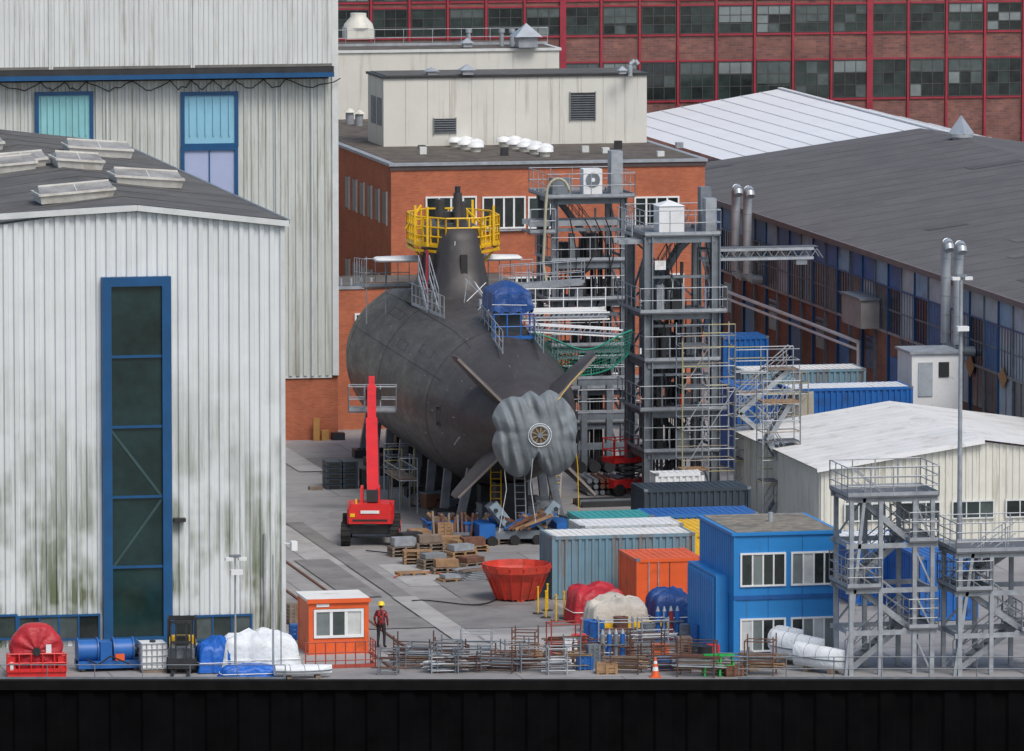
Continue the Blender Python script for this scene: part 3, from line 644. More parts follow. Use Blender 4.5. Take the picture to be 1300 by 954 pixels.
for k in range(29):
    f=k/28; ring=[]
    for q in range(NA):
        a=2*math.pi*q/NA
        rr=.34+(orad(a)-.34)*f; x=rr*math.cos(a); z=rr*math.sin(a)
        n1_=noise.noise(Vector((x*.9+4,1.7,z*.8)))
        n2_=noise.noise(Vector((x*3.6+.9*z,7,z*.55+x*.2)))   # mostly vertical drape
        n3_=noise.noise(Vector((x*8+z*2.0,2,z*1.2)))
        low=max(0,min(1,(.6-z)/1.6))
        droop=.12*math.sin(x*8.0+2.4*n1_+z*.9)*low
        radial=.05*math.sin(11*a+2*n1_)*(1-low)*f
        yy=-.66+.18*f**2+.45*f**7+(.30*n1_+.20*n2_+.05*n3_+droop+radial)*min(1,f*2.0)
        ring.append((x,yy,AX+z))
    rs.append(ring)
b.loft(rs,tarpg,cap=False)
b.part('tarpaulin_ropes')
b.path([(.5*math.cos(a),-.86-.03*math.sin(5*a),AX+.5*math.sin(a)) for a in [2*math.pi*q/24 for q in range(25)]],.016,whitep,4)
b.path([(.8,-.8,AX+1.5),(1.6,.5,AX+2.1),(2.4,2.2,AX+2.4)],.016,yellow,4)
b.path([(1.65,-.1,AX-.3),(1.8,.0,AX-1.5),(1.9,.2,.5)],.02,yellow,4); b.path([(-1.5,-.2,AX-.8),(-1.3,0,AX-2.4),(-1.6,.2,.6)],.014,whitep,4); b.path([(-.3,-.8,AX-1.0),(-.35,-.5,AX-2.2),(-.1,-.4,1.1)],.014,whitep,4)
b.done()
b=B('submarine_cradle',loc=SL,rot=SR)
for t in (6.5,10.5,14.5,18.5,22.5,26.5,30.5,34):
    r=rs_(t); kz=AX-r
    b.box(-.7,.7,t-.5,t+.5,0,max(.3,kz+.02),dk)
    for sg in (-1,1):
        b.beam((sg*2.3,t,.1),(sg*r*.60,t,AX-r*.78),.35,.3,galvd); b.box(sg*2.2-.5,sg*2.2+.5,t-.45,t+.45,0,.4,dk)
        b.beam((sg*.7,t,.3),(sg*2.5,t,.3),.3,.3,dk)
b.box(-1.6,-1.2,4,36,.0,.25,dk); b.box(1.2,1.6,4,36,.0,.25,dk)
b.done()
b=B('yellow_work_platform',loc=SL,rot=SR)
zt=zc+2.3
oc=[(SX+.1+2.1*math.cos(a),24.2+3.1*math.sin(a)) for a in [rad(22.5+45*k) for k in range(8)]]
ic=[(SX+.1+1.25*math.cos(a),24.2+3.0*math.sin(a)) for a in [rad(22.5+45*k) for k in range(8)]]
for k in range(8):
    p=oc[k];q=oc[(k+1)%8]; pi=ic[k];qi=ic[(k+1)%8]
    b.add([(*p,zt),(*q,zt),(*qi,zt),(*pi,zt)],[(0,1,2,3)],yellow)
    for dz in (0,-.25): b.beam((*p,zt+dz),(*q,zt+dz),.10,.12,yellow)
    b.rail([(*p,zt),(*q,zt)],yellow,1.3,.045,.5,(.33,.66))
    b.beam((*p,zt-.05),(SX+(pi[0]-SX)*.95,pi[1]*.98+.4,zt-1.0),.09,.09,yellow)
for (x,y) in ((-1.5,23.0),(-1.1,22.0),(2.0,22.2),(1.6,25.6)): b.beam((x,y,zt),(x,y,zt+1.8),.10,.10,yellow)
b.box(-.5,.0,21.8,22.3,zt+.1,zt+.8,yellow); b.box(.9,1.4,21.6,22.0,zt+.1,zt+.9,yellow); b.box(-.3,.3,22.6,23.0,zt+1.0,zt+1.5,dk)
for x,y in ((-1.7,24.5),(1.9,23.5)): b.beam((x,y,zt+.6),(x*.5,y+.8,zt+1.6),.08,.08,yellow)
b.done()
b=B('deck_guard_rail',loc=SL,rot=SR)
dk_z=lambda t: AX+rs_(t)+.30
b.rail([(-1.5,15,dk_z(17)-.35),(-1.9,21.5,dk_z(20)-.35)],galv,1.0,.022,.8)
b.rail([(1.9,14,dk_z(17)-.4),(2.1,21.5,dk_z(20)-.4)],galv,1.1,.022,.8)
b.rail([(-3.4,26,zc+.1),(-1.3,26,zc+.1)],galv,1.3,.022,.5); b.rail([(-3.4,29,zc-.1),(-3.4,26,zc+.1)],galv,1.3,.022,.7)
b.rail([(1.8,25.5,zc+.1),(4.4,25.5,zc+.1)],galv,1.2,.022,.5)
for x in (-3.3,-2.4): b.tube((x,26,zc-1.6),(x,26,zc+1.5),.03,galv,5)
for k in range(5): b.tube((-3.4,26+k*.7,zc+.05),(-1,26+k*.7,zc+.05),.04,woodg,5)
b.rail([(-.5,5.5,dk_z(6)-.2),(-.5,11,dk_z(10)-.2)],galv,1.0,.022,.8); b.rail([(1.3,5.5,dk_z(6)-.2),(1.6,14,dk_z(10)-.2)],galv,1.0,.022,.8)
b.stair((-1.5,18.0,dk_z(19)-.3),(-1.5,20.6,zc+1.0),.5,galv,(1,0,0))
for k in range(9):
    t=14+k*.7; b.tube((random.uniform(-.6,1.8),t,dk_z(t)-.1),(random.uniform(-.6,1.8),t+.3,dk_z(t)+random.uniform(.4,1.3)),.022,random.choice([galv,whitep,galvd]),5)
for k in range(5): b.box(.2+k*.3,.4+k*.3,15.5+k*.3,15.9+k*.3,dk_z(16)-.1,dk_z(16)+random.uniform(.2,.6),random.choice([grey,galv,bluep,whitep]))
b.done()
b=B('blue_tarpaulin_tent',loc=SL,rot=SR)
ty0,ty1=8.6,11.0; tz=dk_z(9)-.1; TX=.45
b.part('frame')
for x in (-.8,.8):
    for y in (ty0,ty1): b.tube((TX+x,y,tz-.5),(TX+x,y,tz+1.6),.045,bluep,6)
b.rail([(TX-.9,ty0-.5,tz-.3),(TX+.9,ty0-.5,tz-.3)],bluep,1.1,.035,.45); b.box(TX-.5,TX+.5,ty0+.3,ty1-.3,tz-.3,tz+1.0,anthr); b.beam((TX-.8,ty0,tz+.9),(TX+.8,ty0,tz+.9),.06,.06,bluep)
b.part('cover')
rs=[]; hw,hd,yc=.86,1.3,(ty0+ty1)/2
def boxpt(q,n,sx,sy):
    p=4*q/n; e=int(p)%4; f=p-int(p)
    cs=[(-1,-1),(1,-1),(1,1),(-1,1)]; a=cs[e]; c=cs[(e+1)%4]; return ((a[0]+(c[0]-a[0])*f)*sx,(a[1]+(c[1]-a[1])*f)*sy)
for (s,z) in ((1.06,.85),(1.03,1.15),(1.01,1.45),(1.0,1.66),(.93,1.74),(.62,1.92),(.2,2.08),(.02,2.1)):
    ring=[]
    for q in range(64):
        x,y=boxpt(q,64,hw*s,hd*s if s>.9 else hd*(.35+.65*s)); nn=noise.noise(Vector((x*3,y*2,z*3)))
        w_=1+(.06*nn+.03*math.sin(q*.9)) ; ring.append((TX+x*w_,yc+y*w_,tz+z+(.18*noise.noise(Vector((x*2.5,y*2.5,1)))+.05*math.sin(q*1.3) if z<1 else .06*nn)))
    rs.append(ring)
b.loft(rs,tarpb,cap=False,smooth=False)
b.path([(TX-hw*1.06,yc-hd*1.05,tz+1.2),(TX+hw*1.06,yc-hd*1.05,tz+1.15)],.015,whitep,4)
b.done()
# ------------------------------------------------------------------ steel towers
def tower(name,u,v,w,d,levels,colw=.32,extra=None,rot=0.,stairs=True,cmat=None):
    P=G(u,v); b=B(name,loc=P,rot=rot); cm=cmat or galvd; top=levels[-1]
    b.part('frame')
    for x in (0,w):
        for y in (0,d): 
            b.box(x-colw/2,x+colw/2,y-.03,y+.03,0,top+.2,cm); b.box(x-colw/2,x-colw/2+.05,y-colw/2,y+colw/2,0,top+.2,cm); b.box(x+colw/2-.05,x+colw/2,y-colw/2,y+colw/2,0,top+.2,cm)
            b.box(x-.35,x+.35,y-.35,y+.35,0,.06,cm)
    z0=0
    for i,z in enumerate(levels):
        for y in (0,d): b.beam((0,y,z-.16),(w,y,z-.16),.16,.28,cm)
        for x in (0,w): b.beam((x,0,z-.16),(x,d,z-.16),.16,.28,cm)
        if i%2==0: b.beam((0,d,z0+.2),(w,d,z-.3),.08,.08,cm); b.beam((w,d,z0+.2),(0,d,z-.3),.08,.08,cm)
        b.beam((w,0,z0+.2),(w,d,z-.3),.08,.08,cm); b.beam((0,0,z-.3),(0,d,z0+.2),.08,.08,cm)
        z0=z
    b.part('platforms')
    for i,z in enumerate(levels):
        ov=.45 if i%2 else .2
        b.box(-ov,w+ov,-ov,d+ov if i==len(levels)-1 else d*.55,z,z+.05,grate)
        b.rail([(-ov,-ov,z+.05),(w+ov,-ov,z+.05),(w+ov,d+ov,z+.05)],galv,1.1,.024,.9); b.rail([(-ov,-ov,z+.05),(-ov,d+ov,z+.05)],galv,1.1,.024,.9)
        if i==len(levels)-1: b.rail([(-ov,d+ov,z+.05),(w+ov,d+ov,z+.05)],galv,1.1,.024,.9)
    if stairs:
        b.part('stairs'); z0=0
        for i,z in enumerate(levels):
            a=(.5,d*.8,z0+.05); c=(w-.5,d*.8,z) 
            if i%2: a,c=(w-.5,d*.8,z0+.05),(.5,d*.8,z)
            b.stair(a,c,.7,galvd); z0=z
    b.part('equipment')
    if extra: extra(b,w,d,levels)
    return b.done()
def ex2(b,w,d,L):
    t=L[-1]
    b.box(.75,1.9,1.0,2.1,t+.05,t+1.25,whitep); vs=[(.7,.95,t+1.26),(1.95,.95,t+1.26),(1.95,2.15,t+1.26),(.7,2.15,t+1.26),(1.32,1.55,t+1.5)]; b.add(vs,[(0,1,4),(1,2,4),(2,3,4),(3,0,4)],whitep)
    b.box(2.8,3.3,.6,1.3,t+.05,t+1.6,galv); b.box(2.9,3.4,2.0,2.6,t+.05,t+2.0,galvd)
    z=t-1.15
    for dz in (0,.42):
        for y in (.6,1.3): b.beam((w-.5,y,z+dz),(w+4.7,y,z+dz),.09,.12,galv)
    for k in range(9):
        x=w+k*.57
        for y in (.6,1.3): b.beam((x,y,z),(x+.28,y,z+.42),.04,.04,galvd); b.beam((x+.28,y,z+.42),(x+.57,y,z),.04,.04,galvd)
    b.box(w-.5,w+4.9,.62,1.28,z+.49,z+.52,grate); b.box(w+3.9,w+4.4,.6,1.3,z-.3,z-.02,galvd)
    b.rail([(-.8,-.3,t+.05),(-.8,2.5,t+.05)],galv)
    for y in (.3,1.2): b.beam((-1.3,y,t-.25),(0,y,t-.25),.15,.2,galv)
    for k in range(16):
        x=random.uniform(.4,w-.4); y=random.uniform(.3,2.6); b.tube((x,y,.1),(x,y,t-random.uniform(0,5)),random.choice([.03,.05,.08]),random.choice([dk,galv,blackm,galvd,dk]),6)
    for z in L[:-1]:
        for k in range(7): 
            x=random.uniform(.3,w-.8); y=random.uniform(.3,2.6); b.box(x,x+random.uniform(.2,.7),y,y+.4,z+.06,z+random.uniform(.3,1.5),random.choice([grey,dk,galvd,galv,galvd,dk,dk]))
        b.beam((0,.2,z+1.6),(w,.2,z+1.6),.08,.12,galvd)
        b.box(.4,1.4,d-.3,d-.1,z+.3,z+1.8,galvd)
    for s in (.9,2.7): b.path([(s+.6*math.sin(k*.5)*.4,.1,t-.4-k*.5) for k in range(14)],.03,blackm,5)
    b.tube((w/2,1,t-3),(w/2,1,t-.3),.02,dk,4); b.box(w/2-.25,w/2+.25,.8,1.2,t-3.6,t-2.9,dk)
    b.box(.3,.8,-.1,.1,t-1.5,t-1.1,whitep); b.tube((1.6,.1,L[1]+.1),(1.6,.1,L[1]+.7),.10,red,8)
tower('steel_access_tower',822,640,3.1,3.6,[2.3,4.2,6.4,8.6,12.05],.40,ex2)
def ex1(b,w,d,L):
    t=L[-1]
    b.box(1.6,2.5,1.0,1.8,t+.05,t+1.25,whitep); 
    b.tube((2.05,.98,t+.75),(2.05,.95,t+.75),.34,galvd,14); b.tube((2.05,.95,t+.75),(2.05,.93,t+.75),.1,whitep,8)
    b.box(2.85,3.4,.6,1.4,t+.05,t+2.1,galv); b.box(.2,1.1,1.4,2.2,t+.05,t+.8,galvd)
    for y in (.2,1.6): b.beam((-1.2,y,t-1.2),(w+.5,y,t-1.2),.18,.25,galv)
    b.rail([(-1.2,-.2,t-1.6),(0,-.2,t-1.6)],galv); b.box(-1.2,0,-.3,1.8,t-1.65,t-1.6,grate)
    for k in range(16):
        x=random.uniform(.3,w-.3); y=random.uniform(.2,2.2); b.tube((x,y,.1),(x,y,t-random.uniform(0,6)),random.choice([.03,.05,.09]),random.choice([dk,galv,blackm,galvd,dk]),6)
    for z in L[:-1]:
        for k in range(7):
            x=random.uniform(.2,w-.7); y=random.uniform(.2,2.2); b.box(x,x+random.uniform(.2,.6),y,y+.5,z+.06,z+random.uniform(.3,1.4),random.choice([grey,dk,galvd,galv,anthr,galvd,dk]))
        b.beam((0,.1,z+1.5),(w,.1,z+1.5),.1,.16,galvd)
    hose=M('cream_hose',(.40,.38,.28),.6)
    hp=[(.6,-.4,t+.3)]+[(.05+.55*math.cos(rad(20+k*16)),-.5,t+.2+.75*math.sin(rad(20+k*16))) for k in range(10)]+[(-.55,-.5,t-.6),(-.6,-.5,t-1.8),(-.68,-.6,t-3),(-.55,-.8,t-4)]
    b.path(hp,.07,hose,8)
    for s0,ph,am in ((1.4,.6,.5),(2.4,.5,.4),(1.9,.33,.7),(.7,.4,.3)): b.path([(s0+am*math.sin(k*ph),-.15+.1*math.sin(k),t-1-k*.45) for k in range(12)],.03,blackm,5)
tower('steel_access_tower',704,592,3.3,3.2,[2.0,3.6,5.6,7.8,9.6,12.6],.30,ex1)
b=B('steel_trestle_frame',loc=G(742,600))
for x in (0,1.2,2.4): b.box(x-.14,x+.14,0,.3,0,4.2,galvd)
for z in (1.2,2.6,4.2): b.beam((-.3,.15,z),(3.0,.15,z),.25,.3,galvd)
for z in (2.75,4.35): b.rail([(-.3,0,z),(3,0,z)],galv)
for k in range(5): b.tube((-.3+k*.7,-.5,.3),(-.3+k*.7,1.5,.3),.28,dk,10)
b.done()
b=B('white_gangway')
def dp(x,t,z):
    c=math.cos(SR); s=math.sin(SR); return Vector((SL.x+x*c-t*s,SL.y+x*s+t*c,z))
for (t,za_,zb_,x1_) in ((8.6,8.6,8.3,5.4),(10.6,8.9,8.9,5.2)):
    for dy in (0,.8):
        for dz in (0,.30):
            b.beam(dp(1.2,t+dy,za_+dz-.2),dp(x1_,t+dy,zb_+dz-.2),.06,.06,whitep)
        for k in range(9):
            p=dp(1.2+(x1_-1.2)*k/9,t+dy,za_+(zb_-za_)*k/9-.2); q=dp(1.2+(x1_-1.2)*(k+.5)/9,t+dy,za_+(zb_-za_)*(k+.5)/9+.10); b.beam(p,q,.03,.03,galv)
    vs=[dp(1.2,t,za_-.12),dp(x1_,t,zb_-.12),dp(x1_,t+.8,zb_-.12),dp(1.2,t+.8,za_-.12)]; b.add(vs,[(0,1,2,3)],galv)
b.rail([dp(1.4,11.6,9.0),dp(5.2,11.6,9.0)],whitep,1.0,.022,.6)
b.done()
b=B('deck_service_gangway')
b.beam(dp(1.6,18,9.4),dp(5.2,17,9.7),.6,.12,galv); b.rail([dp(1.6,17.7,9.45),dp(5.2,16.7,9.75)],galv,1.0,.022,.6); b.rail([dp(1.6,18.4,9.45),dp(5.2,17.4,9.75)],galv,1.0,.022,.6); b.done()
b=B('green_safety_net')
n1,n2=34,9
def netp(i,j):
    u=i/n1; w=j/n2; p=dp(1.3+4.4*u,8.0+.7*w,0); z=8.4-1.0*w-.8*math.sin(math.pi*u)*(.8+.5*w)+.1*math.sin(u*9+w*3); return Vector((p.x,p.y-.4*math.sin(math.pi*u),z))
for i in range(n1+1): b.path([netp(i,j) for j in range(n2+1)],.015,netg,3)
for j in range(n2+1): b.path([netp(i,j) for i in range(n1+1)],.015 if j not in (0,n2) else .045,netg,3)
b.done()
# ------------------------------------------------------------------ tube scaffolds
sy_=M('scaffold_yellow_tube',(.36,.33,.15)); st_=M('scaffold_tan_tube',(.30,.26,.2))
def scaffold(name,P,nx,ny,nz,sx,sy,sz,deck=.5,mats=None,rot=0.,brace=.35,r=.03,stairs=False,drop=0.):
    b=B(name,loc=P,rot=rot); mats=mats or [galv,galv,galv,galvd,sy_,st_]
    for i in range(nx+1):
        for j in range(ny+1): b.tube((i*sx,j*sy,0),(i*sx,j*sy,nz*sz+(1.0 if random.random()<.7 else .3)),r,random.choice(mats),5)
    for k in range(1,nz+1):
        for dz in (0,.5,1.0):
            for j in range(ny+1):
                if dz and 0<j<ny: continue
                for i in range(nx):
                    if random.random()<drop: continue
                    b.tube((i*sx,j*sy,k*sz+dz),((i+1)*sx,j*sy,k*sz+dz),r*.85,random.choice(mats),5)
            if dz<.9:
                for i in range(nx+1): b.tube((i*sx,0,k*sz+dz),(i*sx,ny*sy,k*sz+dz),r*.85,random.choice(mats),5)
        for i in range(nx):
            if random.random()<deck: b.box(i*sx+.03,(i+1)*sx-.03,.05,ny*sy-.05,k*sz+.04,k*sz+.10,random.choice([woodg,wood,grate]))
    for k in range(nz):
        for i in range(nx):
            if random.random()<brace: b.tube((i*sx,-.04,k*sz),((i+1)*sx,-.04,(k+1)*sz),r*.8,mats[-1] if random.random()<.4 else galv,5)
        if stairs:
            a=(.3,ny*sy*.5,k*sz+.1);c=(nx*sx-.3,ny*sy*.5,(k+1)*sz+.1)
            if k%2: a,c=(nx*sx-.3,ny*sy*.5,k*sz+.1),(.3,ny*sy*.5,(k+1)*sz+.1)
            b.stair(a,c,.6,galv)
    return b.done()
scaffold('tube_scaffold',G(866,652),2,1,4,1.2,1.2,1.85,.4,brace=.5,drop=.15)
scaffold('tube_scaffold',G(932,642),2,1,3,1.5,1.2,2.0,.6,stairs=True,drop=.1)
scaffold('tube_scaffold',G(968,664),1,1,3,1.7,1.1,1.75,.5,stairs=True,drop=.1)
scaffold('tube_scaffold',G(940,612),2,1,2,1.6,1.2,2.0,.6)
scaffold('tube_scaffold',G(493,640),1,1,1,1.2,1.0,1.6,1.)
scaffold('tube_scaffold',dp(-4.0,12,0),1,2,1,.8,1.8,1.5,1.)
b=B('debris_netting',loc=G(996,606)+Vector((0,-.3,0)))
rs=[[(x,.06*math.sin(x*9+z*2),z) for x in [k*.1 for k in range(14)]] for z in (1.2,2,3,4)]
b.loft(rs,M('netting_beige',(.42,.40,.33),.8,0,.2),closed=False,cap=False); b.done()
# ------------------------------------------------------------------ containers
def container(name,P,mat,w=6.06,d=2.44,h=2.59,rot=0.,roof=None,door=False):
    b=B(name,loc=P,rot=rot); f=.13
    b.part('frame')
    for x in (0,w-f):
        for y in (0,d-f): b.box(x,x+f,y,y+f,.0,h,mat)
    for z in (.03,h-f-.01):
        for y in (.01,d-f-.01): b.box(f,w-f,y,y+f,z,z+f,mat)
        for x in (.01,w-f-.01): b.box(x,x+f,f,d-f,z,z+f,mat)
    for x in (-.01,w-.16):
        for z in (0,h-.1): b.box(x,x+.17,-.012,.16,z,z+.11,galvd)
    b.part('walls')
    if not door: b.corrx(f,w-f,.085,f,h-f,mat,.28,.06)
    else:
        b.box(f,w-f,.05,.1,f+.03,h-f-.01,mat)
        for x in (.45,.8,w-.8,w-.45): b.tube((x*w/2.44 if w<3 else x,.02,.12),(x*w/2.44 if w<3 else x,.02,h-.12),.025,galv,5)
        b.box(w/2-.015,w/2+.015,.035,.05,f+.04,h-f-.02,dk)
    b.corry(f,d-f,.075,f,h-f,mat,.26,.045)
    b.box(f,w-.05,d-.06,d-.03,f,h-f,mat); b.box(w-.06,w-.04,f,d-.07,f,h-f,mat)
    b.part('roof'); rm=roof or mat; n=int(w/.3)
    b.box(f,w-f,f,d-f,h-.05,h-.02,rm)
    for i in range(n): b.box(f+.08+i*(w-2*f)/n,f+.2+i*(w-2*f)/n,f+.03,d-f-.03,h-.02,h-.002,rm)
    return b.done()
container('shipping_container',G(701,762),bluelt,5.95,roof=whiteroof2)
container('shipping_container',G(738,748),greyc,4.3,roof=whitep)
container('shipping_container',G(736,737),tealc,3.1,roof=tealc)
container('shipping_container',G(826,733),bluep,4.6,roof=bluep)
container('shipping_container',G(865,752),yellow,2.44,6,2.4,roof=yellow)
container('shipping_container',G(808,778),orange,2.75,3.2,2.15,roof=orange,door=True)
container('shipping_container',G(1003,560+40),bluep,5.9,h=3.9,roof=whitep)
container('shipping_container',G(944,566),bluelt,6.06,h=3.6,roof=whiteroof2)
container('shipping_container',G(936,600),bluep,2.0,4.06,3.9,roof=bluep)
container('shipping_container',G(918,500),bluep,2.4,2.44,2.9,roof=bluep)
container('site_cabin',G(818,694),anthr,4.7,2.6,2.45,roof=anthr)
container('white_switch_box',G(832,668),whitep,2.2,1.2,2.3)
container('shipping_container',G(1168,790),bluep,2.4,5.5,2.6,roof=bluep)
container('site_cabin',G(1085,770),bluep,2.6,4.5,2.5,roof=whitep)
P=G(931,838); b=B('blue_site_office',loc=P); h=hz(932,681,P); W=4.15; D=5.6
b.part('walls'); b.box(0,W,0,D,0,h,blueoff); b.box(-.5,-.01,.8,5.4,0,h*.66,blueoff); b.corry(.9,5.3,-.52,.1,h*.64,blueoff,.3,.04)
for x in (0,W-.1): b.box(x,x+.1,-.03,-.002,0,h,blueoff)
ojm=M('office_blue_joint',(.01,.1,.33))
b.box(0,W,-.05,-.002,h*.5-.08,h*.5+.08,ojm)
for x in (1.35,2.7): b.box(x,x+.02,-.012,-.002,.05,h-.05,ojm)
b.corry(.05,D-.05,-.003,h*.52,h-.05,blueoff,.3,.03)
b.tube((W-.15,-.06,.1),(W-.15,-.06,h-.1),.035,whitep,6)
b.part('roof'); b.box(-.08,W+.08,-.08,D+.08,h+.003,h+.12,blueoff); b.box(.1,W-.1,.1,D-.1,h+.121,h+.14,M('roof_gravel_tan',(.22,.20,.16),.9,0,.4,3,.4,(.1,.1,.09)))
b.tube((2.2,3,h),(2.2,3,h+.5),.1,silver,8)
b.part('windows')
for z0 in (.28,h*.5+.42):
    for i in range(2):
        winx(b,.25+i*2.0,2.1+i*2.0-.05,z0,z0+1.3,0,whitep,[gl[0],gl[0],gl[3],gl[1],M('window_blind',(.5,.52,.52))],4,1,.07,.07,.06,True)
b.done()
# ------------------------------------------------------------------ foreground stair towers
def stair_tower(u,v,w,d,L):
    P=G(u,v); b=B('steel_stair_tower',loc=P); t=L[-1]
    b.part('frame')
    for x in (0,w*.36,w*.78,w):
        for y in (0,d): b.box(x-.08,x+.08,y-.08,y+.08,0,t,galv)
    b.beam((-.2,0,0),(.5,0,t),.12,.12,galv)
    for z in L:
        for y in (0,d): b.beam((-.2,y,z-.1),(w+.2,y,z-.1),.12,.18,galv)
        for x in (0,w): b.beam((x,0,z-.1),(x,d,z-.1),.12,.18,galv)
    for z0,z1 in zip([0]+L[:-1],L): b.beam((0,d,z0),(w*.36,d,z1-.2),.07,.07,galv); b.beam((w*.78,0,z1-.2),(w,0,z0),.07,.07,galv)
    b.part('platforms')
    for i,z in enumerate(L):
        a,c=((-.2,w+.2) if i==len(L)-1 else ((-.2,w*.36) if i%2 else (w*.70,w+.2)))
        b.box(a,c,-.2,d+.2,z,z+.05,grate); b.rail([(a,-.2,z+.05),(c,-.2,z+.05),(c,d+.2,z+.05)],galv,1.1,.025,.8,(.35,.68)); b.rail([(a,-.2,z+.05),(a,d+.2,z+.05),(c,d+.2,z+.05)],galv,1.1,.025,.8,(.35,.68))
    b.part('stairs'); z0=0
    for i,z in enumerate(L):
        a=(.3,d*.3 if i%2 else d*.7,z0+.05); c=(w*.74,a[1],z)
        if i%2: a,c=(w*.74,a[1],z0+.05),(.3,a[1],z)
        b.stair(a,c,.8,galv); z0=z
    return b.done()
stair_tower(1080,858,3.15,2.3,[1.7,3.3,5.0,6.75])
stair_tower(1218,858,3.4,2.3,[1.6,3.2,4.65])
def post(name,u,vb,vt,r,head=True,mat=None):
    P=G(u,vb); h=hz(u,vt,P); b=B(name,loc=P); m=mat or galv
    b.tube((0,0,0),(0,0,h),r,m,10,r*.55); b.tube((0,0,0),(0,0,.3),r*1.8,m,10)
    if head: b.box(-.2,.2,-.15,.1,h,h+.1,galvd); b.box(-.4,-.1,-.25,0,h-.10,h+.02,whitep); b.box(.1,.4,-.25,0,h-.10,h+.02,whitep); b.box(-.2,.25,-.3,0,h*.86,h*.86+.18,whitep)
    return b.done()
post('street_lamp',1217,835,352,.12)
post('lamp_post',299,858,708,.05); post('lamp_post',347,859,705,.045,False); post('lamp_post',357,860,712,.03,False)
# ------------------------------------------------------------------ boom lift
P=G(470,693); b=B('boom_lift',loc=P,rot=-YAW)
b.part('chassis'); b.box(-.85,.85,-.2,3.4,.55,1.0,dk); b.box(-1.0,1.0,-.1,.25,.5,.85,dk); b.box(-1.,1.,2.9,3.2,.5,.85,dk)
b.part('wheels')
for sx in (-1,1):
    for y in (0.05,3.1):
        b.tube((sx*.85,y,.5),(sx*1.25,y,.5),.5,blackm,18); b.tube((sx*1.25,y,.5),(sx*1.27,y,.5),.24,red,12)
        for k in range(14):
            a=2*math.pi*k/14; b.beam((sx*.84,y+.5*math.cos(a),.5+.5*math.sin(a)),(sx*1.24,y+.5*math.cos(a),.5+.5*math.sin(a)),.08,.05,blackm)
b.part('turntable')
rs=[[(x*s_,y0_,z) for x,z in ((-1,1.0),(1,1.0),(1,1.6),(.85,1.85),(-.85,1.85),(-1,1.6))] for s_,y0_ in ((.9,-.5),(.98,-.35),(.98,.9),(.9,1.1))]
b.loft(rs,red,smooth=False); b.box(-1,-.4,1.1,2.6,1.0,1.65,red); b.box(.4,1,1.1,2.6,1.0,1.65,red)
b.box(-.75,.75,-.53,-.505,1.12,1.2,dk); b.box(-.4,.4,-.53,-.505,1.45,1.58,whitep); b.box(-.3,.3,-.56,-.5,.95,1.02,dk); b.box(-.95,.95,-.3,.8,.93,1.0,dk); b.box(-.85,-.65,-.53,-.505,1.3,1.45,yellow)
b.tube((-.6,-.3,1.85),(-.6,-.3,2.05),.05,yellow,8)
b.part('boom')
b.box(-.42,-.3,.0,1.0,1.8,2.5,red); b.box(.3,.42,.0,1.0,1.8,2.5,red)
B0=Vector((.12,.2,2.1)); B1=Vector((-.05,6.2,4.6)); B2=Vector((-.1,9.2,5.75)); B3=Vector((-.12,10.2,6.1))
b.beam(B0,B1,.5,.56,red); b.beam(B0.lerp(B1,.92),B2,.38,.42,red); b.beam(B1.lerp(B2,.9),B3,.26,.32,red)
b.beam((.4,.6,1.95),(.24,5.6,4.1),.06,.12,dk); b.beam((.1,1.4,1.7),(.05,3.0,2.9),.16,.16,galv); b.box(-.15,.35,-.1,.2,1.9,2.4,dk)
for k in range(5):
    t=.2+k*.15; p=B0.lerp(B1,t); b.box(p.x-.262,p.x-.252,p.y-.05,p.y+.35,p.z-.1,p.z+.15,whitep)
b.beam(B1+Vector((-.3,-.05,0)),B1+Vector((.3,-.05,0)),.7,.1,dk)
b.part('basket')
bz=4.6; by=10.3
b.beam((-.12,10.1,6.05),(-.1,10.35,4.8),.18,.2,dk)
b.box(-1.15,.95,by,by+.9,bz,bz+.06,grate); b.rail([(-1.15,by,bz+.05),(.95,by,bz+.05),(.95,by+.9,bz+.05),(-1.15,by+.9,bz+.05),(-1.15,by,bz+.05)],galv,1.1,.03,.55); b.box(-.4,.3,by-.1,by+.1,bz+.6,bz+1.05,dk)
b.done()
# ------------------------------------------------------------------ covers & small items
def cover(name,P,w,d,h,mat,rot=0.,peak=.15,seed=0,sag=.08):
    b=B(name,loc=P,rot=rot); b.part('cover'); rs=[]
    for k,(s,z) in enumerate(((1.08,.03),(1.03,.25),(1.0,.5),(.97,.72),(.90,.90),(.78,.97),(.5,1.0+peak*.4),(.25,1.0+peak*.8),(.02,1.0+peak))):
        ring=[]
        for q in range(80):
            a=2*math.pi*q/80; c=math.cos(a); s_=math.sin(a); m=max(abs(c),abs(s_))**.85
            fo=1+(.045*math.sin(9*a+seed)+.035*math.sin(19*a+seed*2+z*3)+.02*math.sin(37*a))*(1-z*.6)
            nn=noise.noise(Vector((c*s*2.5+seed,s_*s*2.5,z*2)))
            zz=h*z*(1+.22*nn)-(sag*abs(math.sin(4*a+seed)) if z>.8 and s>.4 else 0)
            ring.append((w/2*s*c/m*fo,d/2*s*s_/m*fo,max(.01,zz)))
        rs.append(ring)
    b.loft(rs,mat,cap=False)
    b.part('load'); b.box(-w*.45,w*.45,-d*.45,d*.45,.02,h*.3,woodg)
    b.part('rope'); b.path([(w/2*1.07*math.cos(a)/max(abs(math.cos(a)),abs(math.sin(a)))**.85,d/2*1.07*math.sin(a)/max(abs(math.cos(a)),abs(math.sin(a)))**.85,h*.35) for a in [2*math.pi*q/32 for q in range(33)]],.018,whitep,4)
    return b.done()
cover('red_tarpaulin_cover',G(755,788),2.1,2.0,1.35,tarpr,seed=1,peak=.05)
